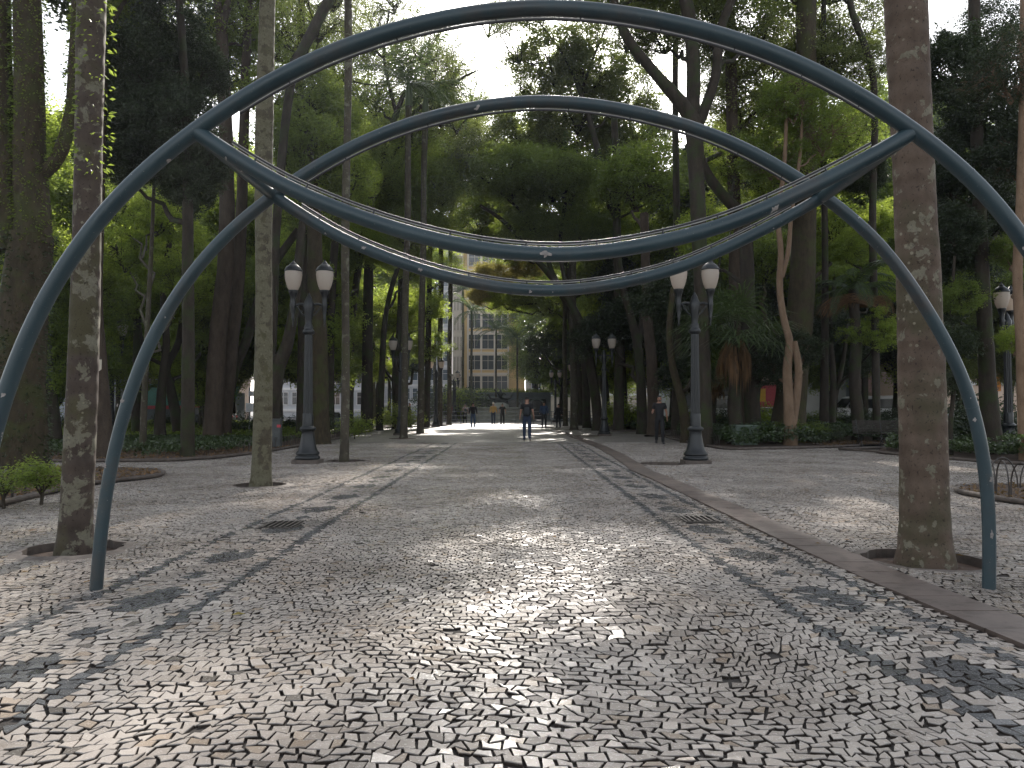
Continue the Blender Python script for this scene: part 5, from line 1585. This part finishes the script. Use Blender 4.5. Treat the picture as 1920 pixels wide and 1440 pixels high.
palew = simple('pale_grey_render', (0.42, 0.44, 0.47), .85, var=.1, vs=.5, bs=.1)
whit = simple('white_trim', (0.60, 0.60, 0.60), .8, var=.08, vs=.8, bs=.1)
pink = simple('peach_render', (0.52, 0.40, 0.32), .85, var=.1, vs=.5, bs=.1)
blueg = simple('blue_grey_panel', (0.26, 0.31, 0.37), .6, var=.1, vs=.5, bs=.1)
tk = 1.0
def bx(px, Y): return (px - 960) * Y / F
Yb = 126
building('apartment_tower', 'tall beige tower with wide bands of windows at the end of the promenade', bx(868, Yb), bx(984, Yb), Yb, 37.5, 14, beige, 10, 3, (.88, .70), 3.5, wr=(bx(877, Yb), bx(953, Yb)), trim=cream, pier=cream)
building('apartment_tower', 'narrow window column wing joined to the left of the beige tower', bx(850, Yb), bx(867.9, Yb), Yb - .6, 36, 10, cream, 10, 3, (.5, .7), 3.5, trim=cream, pier=cream)
building('office_block', 'pale grey office block behind the far thin palms', bx(700, 132), bx(842, 132), 132, 31, 14, palew, 9, 6, (.8, .6), 2, trim=whit, glass='glass_b')
building('street_building', 'low cream building behind the trees right of the fountain', bx(988, 118), bx(1268, 118), 118, 13, 12, cream, 3, 8, (.5, .55), 3.4, trim=whit)
building('office_block', 'grey block behind the trees of the left garden', bx(520, 128), bx(690, 128), 128, 22, 12, palew, 6, 7, (.7, .6), 1, trim=whit)
building('street_building', 'pale building seen between trunks above the green awning', bx(230, 84), bx(400, 84), 84, 17, 12, pink, 4, 6, (.5, .6), 3.6, trim=whit)
building('street_building', 'low building behind the far left trunks', bx(-80, 80), bx(225, 80), 80, 13, 12, palew, 3, 9, (.5, .55), 3.4, trim=whit)
building('street_building', 'grey building with balconies behind the right garden', bx(1270, 92), bx(1400, 92), 92, 18, 12, palew, 5, 5, (.6, .6), 3.2, trim=whit, glass='glass_b')
building('street_building', 'narrow peach coloured building behind the skirted palm', bx(1402, 86), bx(1476, 86), 86, 20, 12, pink, 5, 3, (.4, .5), 4.5, trim=pink)
building('street_building', 'white shop building behind the white van', bx(1480, 82), bx(1600, 82), 82, 12, 10, whit, 3, 5, (.6, .5), 3.8, trim=palew)
building('office_block', 'pale blue office building right of the white van', bx(1602, 80), bx(1715, 80), 80, 19, 12, blueg, 5, 4, (.55, .6), 4, trim=whit, glass='glass_b')
building('street_building', 'peach building behind the far right lamp', bx(1716, 70), bx(1990, 70), 70, 14, 10, pink, 4, 7, (.4, .5), 3.6, trim=whit)
# shop fronts low on the right street
def box_thing(name, label, cat, c, d, m, rz=0):
    b = MB(); b.box((0, 0, 0), d); o = b.build(name, m, None, c); o.rotation_euler = (0, 0, rz); return tag(o, label, cat)
redm = simple('red_panel', (0.42, 0.035, 0.05), .5, var=.1, bs=0); yelm = simple('yellow_panel', (0.62, 0.36, 0.03), .5, var=.1, bs=0)
greenm = simple('green_awning', (0.05, 0.24, 0.18), .55, var=.15, vs=3, bs=0); whitem = simple('white_paint', (0.75, 0.76, 0.78), .3, var=.04, bs=0)
orm = simple('orange_board', (0.65, 0.22, 0.02), .5, var=.1, bs=0)
def shop_sign(label, px, py, Y, w_, h_, mat, text_m=None, stripes=0):
    p = P(px, py, Y)
    t = thing('shop_sign', label, 'sign', (p.x, Y, p.z))
    m = MB(); m.box((0, 0, 0), (w_, .12, h_)); m.box((0, -.03, h_ / 2 + .03), (w_ + .06, .2, .05)); m.box((0, -.03, -h_ / 2 - .03), (w_ + .06, .2, .05)); m.build('board', mat, t)
    for s in (-1, 1):
        m = MB(); m.tube([(s * w_ * .35, .05, 0), (s * w_ * .35, 1.2, 0)], .03, 5); m.build('bracket', M['iron'], t)
shop_sign('yellow shop fascia above the white van', 1668, 752, 76, 6.0, .9, yelm)
shop_sign('red shop front panel between trunks right of the skirted palm', 1452, 752, 80, 3.0, 3.2, redm)
shop_sign('small yellow sign beside the peach building', 1424, 741, 78, 1.2, 1.2, yelm)
shop_sign('pink and white shop board above the van roof', 1636, 722, 78, 3.4, 1.4, simple('pink_board', (.55, .38, .40), .5, bs=0))
# kiosk with green corrugated awning (left street)
def kiosk():
    Y = 62; p = P(352, 778, Y)
    t = thing('kiosk', 'street kiosk with a green corrugated awning behind the left garden', 'kiosk', (p.x, Y, 0))
    m = MB(); m.box((0, 1.4, 1.3), (7.4, 2.2, 2.6)); m.build('body', simple('kiosk_grey', (.10, .12, .13), .6, bs=.1), t)
    m = MB(); n = 60
    for i in range(n):
        x = -4.0 + 8.0 * i / n; w_ = 8.0 / n
        m.add([(x, -.9, 1.62), (x + w_ * .5, -.9, 1.67), (x + w_ * .5, .9, 3.32), (x, .9, 3.27)], [(0, 1, 2, 3)])
        m.add([(x + w_ * .5, -.9, 1.67), (x + w_, -.9, 1.62), (x + w_, .9, 3.27), (x + w_ * .5, .9, 3.32)], [(0, 1, 2, 3)])
    m.box((0, -.9, 1.60), (8.0, .06, .10)); m.box((0, .9, 3.22), (8, .06, .08))
    m.build('awning', greenm, t)
    m = MB(); m.box((0, -.95, 1.40), (6.6, .05, .26)); m.build('sign_strip', redm, t)
    for s in (-3.8, 0, 3.8):
        m = MB(); m.tube([(s, -.85, 0), (s, -.85, 1.7)], .04, 6); m.build('post', M['iron'], t)
kiosk()

# ------------------------------------------------------------------ vehicles on the right street
def wheel(t, x, y, r=.34, w_=.22):
    m = MB(); m.tube([(x, y - w_ / 2, r), (x, y + w_ / 2, r)], r, 18); wq = m.build('wheel', M['tyre'], t)
    m = MB(); m.tube([(x, y - w_ / 2 - .01, r), (x, y + w_ / 2 + .01, r)], r * .6, 14); m.build('rim', M['steel'], wq)
M['tyre'] = simple('tyre', (.015, .015, .015), .8, bs=0)
def prism(profile, y0, y1):
    """profile in x,z extruded along y"""
    m = MB(); n = len(profile)
    vs = [(x, y0, z) for x, z in profile] + [(x, y1, z) for x, z in profile]
    fs = [tuple(range(n)), tuple(range(2 * n - 1, n - 1, -1))] + [(i, n + i, n + (i + 1) % n, (i + 1) % n) for i in range(n)]
    m.add(vs, fs); return m
def van(label, px, py, Y, rz, L_=5.2, col=whitem):
    p = P(px, py, Y)
    t = thing('white_van', label, 'van', (p.x, Y, .0), rz)
    pr = [(-2.6, .32), (-2.62, 1.0), (-2.5, 1.15), (-1.75, 1.35), (-1.05, 2.12), (-.7, 2.25), (2.3, 2.32), (2.5, 2.2), (2.6, 1.2), (2.6, .35)]
    m = prism(pr, -.97, .97); o = m.build('body', col, t)
    bv = o.modifiers.new('b', 'BEVEL'); bv.width = .06; bv.segments = 2
    for s in (-1, 1):
        yy = s * .985
        for q in ([(-1.62, 1.32), (-.98, 2.02), (-.62, 2.02), (-.62, 1.32)], [(-.52, 1.32), (-.52, 2.02), (.75, 2.04), (.75, 1.32)], [(.85, 1.32), (.85, 2.04), (2.25, 2.06), (2.38, 1.32)]):
            m = MB(); a = [(x, yy - s * .02, z) for x, z in q] + [(x, yy + s * .004, z) for x, z in q]
            m.add(a, [(0, 1, 2, 3), (4, 5, 6, 7), (0, 1, 5, 4), (1, 2, 6, 5), (2, 3, 7, 6), (3, 0, 4, 7)]); m.build('side_window', M['glass_d'], t)
        m = MB(); m.box((-1.5, s * 1.05, 1.5), (.12, .16, .24)); m.build('mirror', M['tyre'], t)
        m = MB(); m.box((-2.57, s * .72, .85), (.12, .34, .2)); m.build('headlight', M['glass_b'], t)
        m = MB(); m.box((2.59, s * .84, 1.15), (.06, .14, .42)); m.build('tail_light', redm, t)
        wheel(t, -1.7, s * .86); wheel(t, 1.65, s * .86)
    m = MB(); a = [(-1.72, -.8, 1.38), (-1.72, .8, 1.38), (-1.10, .74, 2.06), (-1.10, -.74, 2.06)]; a2 = [(x - .03, y, z + .03) for x, y, z in a]
    m.add(a + a2, [(0, 1, 2, 3), (4, 5, 6, 7), (0, 1, 5, 4), (1, 2, 6, 5), (2, 3, 7, 6), (3, 0, 4, 7)]); m.build('windscreen', M['glass_d'], t)
    m = MB(); m.box((2.60, 0, 1.65), (.04, 1.5, .6)); m.build('rear_window', M['glass_d'], t)
    m = MB(); m.box((-2.62, 0, .5), (.16, 1.9, .28)); m.box((2.63, 0, .5), (.14, 1.9, .28)); m.build('bumper', M['tyre'], t)
van('white passenger van parked on the right street behind the bench', 1614, 778, 60, .12)
van('white van roof seen between the right lamp and the skirted palm', 1344, 775, 62, -.1)
def car(label, px, Y, rz, col):
    t = thing('parked_car', label, 'car', ((px - 960) * Y / F, Y, 0), rz)
    m = prism([(-2.1, .3), (-2.12, .68), (-1.9, .82), (-1.05, .92), (-.45, 1.38), (.85, 1.42), (1.55, .98), (2.05, .90), (2.12, .5), (2.08, .3)], -.85, .85)
    o = m.build('body', col, t); bv = o.modifiers.new('b', 'BEVEL'); bv.width = .06; bv.segments = 2
    for s in (-1, 1):
        yy = s * .862
        for q in ([(-.92, .94), (-.42, 1.32), (.15, 1.34), (.15, .96)], [(.22, .96), (.22, 1.34), (.82, 1.35), (1.35, .98)]):
            m = MB(); a = [(x, yy - s * .02, z) for x, z in q] + [(x, yy, z) for x, z in q]
            m.add(a, [(0, 1, 2, 3), (4, 5, 6, 7), (0, 1, 5, 4), (1, 2, 6, 5), (2, 3, 7, 6), (3, 0, 4, 7)]); m.build('side_window', M['glass_d'], t)
        m = MB(); m.box((-2.05, s * .6, .66), (.12, .32, .14)); m.build('headlight', M['glass_b'], t)
        m = MB(); m.box((2.08, s * .6, .72), (.08, .3, .14)); m.build('tail_light', redm, t)
        wheel(t, -1.35, s * .76, .31, .2); wheel(t, 1.3, s * .76, .31, .2)
    m = MB(); a = [(-1.04, -.68, .95), (-1.04, .68, .95), (-.50, .62, 1.36), (-.50, -.62, 1.36)]; a2 = [(x - .02, y, z + .03) for x, y, z in a]
    m.add(a + a2, [(0, 1, 2, 3), (4, 5, 6, 7), (0, 1, 5, 4), (1, 2, 6, 5), (2, 3, 7, 6), (3, 0, 4, 7)]); m.build('windscreen', M['glass_d'], t)
silver = simple('silver_paint', (.45, .47, .5), .25, .4, var=.04, bs=0)
car('silver car on the right street between the skirted palm and the tan tree', 1428, 66, .1, whitem)
car('dark car on the left street under the green awning', 385, 57, 0.1, simple('dark_paint', (.03, .035, .045), .25, .2, var=.05, bs=0))
car('silver car far on the right street past the white van', 1745, 62, .15, silver)

# ------------------------------------------------------------------ signs, bins and boxes
def text_obj(name, s, size, mat, parent, loc, rot=(PI / 2, 0, 0), ext=.002):
    c = bpy.data.curves.new(name, 'FONT'); c.body = s; c.size = size; c.extrude = ext; c.align_x = 'CENTER'; c.align_y = 'CENTER'; c.materials.append(mat)
    o = bpy.data.objects.new(name, c); COL.objects.link(o)
    dg = bpy.context.evaluated_depsgraph_get(); me = bpy.data.meshes.new_from_object(o.evaluated_get(dg)); bpy.data.objects.remove(o)
    o = obj(name, me, parent, loc); o.rotation_euler = rot
    return o
polem = simple('sign_pole_grey', (.13, .15, .16), .5, var=.2, bs=0); platem = simple('sign_plate_cream', (.60, .54, .44), .5, var=.08, bs=0)
def sign_post():
    g = G(172, 884)
    t = thing('sign_post', 'grey pole with a cream plate bearing a red crest, behind the nearest left palm', 'sign', (g.x, g.y, 0))
    top = P(183, 672, g.y).z
    m = MB(); m.tube([(0, 0, -.1), (0, 0, top + .02)], .035, 10); m.build('pole', polem, t)
    m = MB(); n = 10
    w_, h_ = .21, .24; zc = P(183, 685, g.y).z; xc = P(183, 685, g.y).x - g.x
    prof = [(-w_ / 2, h_ / 2), (-w_ / 2, -h_ * .35), (-w_ * .3, -h_ / 2), (w_ * .3, -h_ / 2), (w_ / 2, -h_ * .35), (w_ / 2, h_ / 2)]
    vs = [(xc + a, -.045, zc + b_) for a, b_ in prof] + [(xc + a, -.037, zc + b_) for a, b_ in prof]
    m.add(vs, [tuple(range(6)), tuple(range(11, 5, -1))] + [(i, (i + 1) % 6, 6 + (i + 1) % 6, 6 + i) for i in range(6)])
    pl2 = m.build('plate', platem, t)
    m = MB(); m.tube([(xc + .05 * math.cos(a), -.048, zc + .025 + .065 * math.sin(a)) for a in np.linspace(0, 2 * PI, 20, endpoint=False)], .007, 6, closed=True)
    m.box((xc, -.048, zc + .025), (.035, .006, .07)); m.box((xc, -.048, zc - .085), (.11, .005, .018)); m.build('crest', redm, pl2)
sign_post()
def notice():
    Y = 36
    p = P(467, 765, Y)
    t = thing('notice_board', 'post with a small and a large white notice left of the slim pale palm', 'sign', (p.x, Y, 0))
    m = MB(); m.tube([(0, .05, -.1), (0, .05, 2.3)], .03, 8); m.build('pole', polem, t)
    paper = simple('paper_white', (.62, .63, .66), .6, var=.05, bs=0)
    for px, py, w_, h_ in ((471, 738, .24, .24), (468, 764, .36, .40)):
        q = P(px, py, Y)
        m = MB(); m.box((q.x - p.x, 0, q.z), (w_, .02, h_)); o = m.build('notice', paper, t)
        m = MB()
        for i in range(6): m.box((q.x - p.x - random.uniform(0, .02), -.012, q.z + h_ * (.32 - i * .13)), (w_ * random.uniform(.55, .75), .003, .012))
        m.build('print', M['iron'], o)
notice()
def ped_sign():
    Y = 46; p = P(1867, 735, Y)
    t = thing('warning_sign', 'tall yellow board with a black walking figure and a red disc on top', 'sign', (p.x, Y, 0))
    m = MB(); m.tube([(0, .06, -.1), (0, .06, p.z + 1.2)], .04, 8); m.build('pole', polem, t)
    zc = P(1867, 718, Y).z
    m = MB(); m.box((0, 0, zc), (.62, .03, .98)); o = m.build('board', orm, t)
    m = MB(); z = zc + .1
    m.sphere((0, -.02, z + .16), (.05, .012, .05), 10, 6)
    m.tube([(0, -.02, z + .09), (.02, -.02, z - .06)], .035, 6); m.tube([(.02, -.02, z - .06), (.09, -.02, z - .2)], .022, 5); m.tube([(.02, -.02, z - .06), (-.07, -.02, z - .2)], .022, 5)
    m.tube([(0, -.02, z + .06), (.09, -.02, z - .02)], .016, 5); m.tube([(0, -.02, z + .06), (-.09, -.02, z - .0)], .016, 5)
    m.box((0, -.018, zc - .30), (.40, .006, .05)); m.box((0, -.018, zc - .39), (.30, .006, .05))
    m.build('pictogram', M['iron'], o)
    zt = P(1866, 702, Y).z
    m = MB(); m.tube([(0, -.01, zt), (0, .02, zt)], .26, 20); m.build('disc', redm, t)
    m = MB(); m.tube([(0, -.014, zt), (0, -.009, zt)], .16, 20); m.build('disc_centre', platem, t)
ped_sign()
def bin_(px, py, label):
    g = G(px, py)
    t = thing('litter_bin', label, 'litter bin', (g.x, g.y, .08))
    m = MB(); m.lathe([(.20, .0), (.22, .05), (.235, .5), (.24, .78)], n=18); m.build('body', simple('bin_grey', (.12, .13, .13), .5, var=.2, bs=.1), t)
    m = MB(); m.lathe([(.25, .78), (.26, .82), (.26, .95), (.22, 1.0), (.12, 1.03)], n=18); m.build('lid', M['iron'], t)
    m = MB(); m.tube([(.06 + .06 * math.cos(a), -.238, .50 + .06 * math.sin(a)) for a in np.linspace(0, 2 * PI, 14, endpoint=False)], .012, 5, closed=True); m.build('emblem', greenm, t)
bin_(629, 812, 'grey litter bin with a dark lid left of the thin third palm')
def utility_box(px, py, label, d, mat, sticker):
    g = G(px, py)
    t = thing('utility_box', label, 'utility box', (g.x, g.y, .0), .1)
    m = MB(); m.box((0, 0, d[2] / 2), d); o = m.build('cabinet', mat, t); bv = o.modifiers.new('b', 'BEVEL'); bv.width = .015
    m = MB(); m.box((0, 0, d[2] + .02), (d[0] + .06, d[1] + .06, .05)); m.build('top', mat, t)
    if sticker:
        m = MB(); m.box((d[0] * .38, -d[1] / 2 - .004, d[2] * .8), (.12, .008, .09)); m.build('sticker', redm, t)
utility_box(515, 842, 'dark metal utility cabinet with a red sticker right of the slim pale palm', (.42, .35, .95), simple('cabinet_grey', (.05, .055, .055), .5, bs=.1), True)
utility_box(1396, 838, 'low grey green box among the planting right of the fan palm', (.75, .5, .72), simple('cabinet_green', (.09, .12, .10), .6, bs=.1), False)
# stickers torn on the arch pipes, as thin paper patches
stk = simple('torn_sticker', (.22, .20, .19), .7, var=.35, vs=40, bs=0)
arch = bpy.data.objects['pipe_arch_sculpture']
for (px, py, Y, w_, h_, lab) in ((1820, 787, 5.76, .055, .05, 1), (1913, 468, 4.40, .05, .07, 2), (16, 741, 4.40, .05, .05, 3), (235, 752, 5.76, .04, .05, 4), (226, 760, 5.76, .02, .03, 5), (202, 872, 5.76, .05, .05, 6), (183, 976, 5.76, .04, .045, 7), (1023, 479, 4.40, .075, .055, 8), (684, 467, 5.76, .06, .04, 9), (790, 508, 5.76, .05, .035, 10), (994, 549, 5.76, .035, .03, 11), (1851, 900, 5.76, .03, .06, 12), (1853, 1000, 5.76, .035, .08, 13)):
    c = P(px, py, Y) - Vector(arch.location)
    m = MB(); n = 13
    rim = []
    for k in range(n):
        a = 2 * PI * k / n; rr = random.uniform(.3, 1.0)
        x, z = w_ / 2 * rr * math.cos(a), h_ / 2 * rr * math.sin(a)
        rim.append((x, z))
    dep = 0.0478
    # paper hugs the pipe front: bend with the pipe radius (in whichever direction is across)
    up_dir = abs(px - 960) > 700 or py > 700
    def bendp(x, z):
        q = min(.045, abs(x if up_dir else z))
        return (c.x + x, c.y - math.sqrt(max(1e-6, dep ** 2 - q * q)), c.z + z)
    vs = [bendp(0, 0)] + [bendp(*q) for q in rim]
    m.add(vs, [(0, 1 + k, 1 + (k + 1) % n) for k in range(n)])
    m.build('torn_sticker', stk, arch)

# ------------------------------------------------------------------ air
def haze():
    m = bpy.data.materials.new('haze'); m.use_nodes = True
    t = m.node_tree
    for n in list(t.nodes): t.nodes.remove(n)
    o = t.nodes.new('ShaderNodeOutputMaterial'); v = t.nodes.new('ShaderNodeVolumePrincipled')
    v.inputs['Color'].default_value = (0.80, 0.88, 1.0, 1)
    v.inputs['Density'].default_value = HAZE
    v.inputs['Anisotropy'].default_value = 0.55
    t.links.new(v.outputs[0], o.inputs['Volume'])
    b = MB(); b.box((0, 60, 22), (300, 200, 50))
    h = b.build('haze', m); tag(h, kind='stuff')
HAZE = 0.0003
USE_HAZE = True
if USE_HAZE: haze()
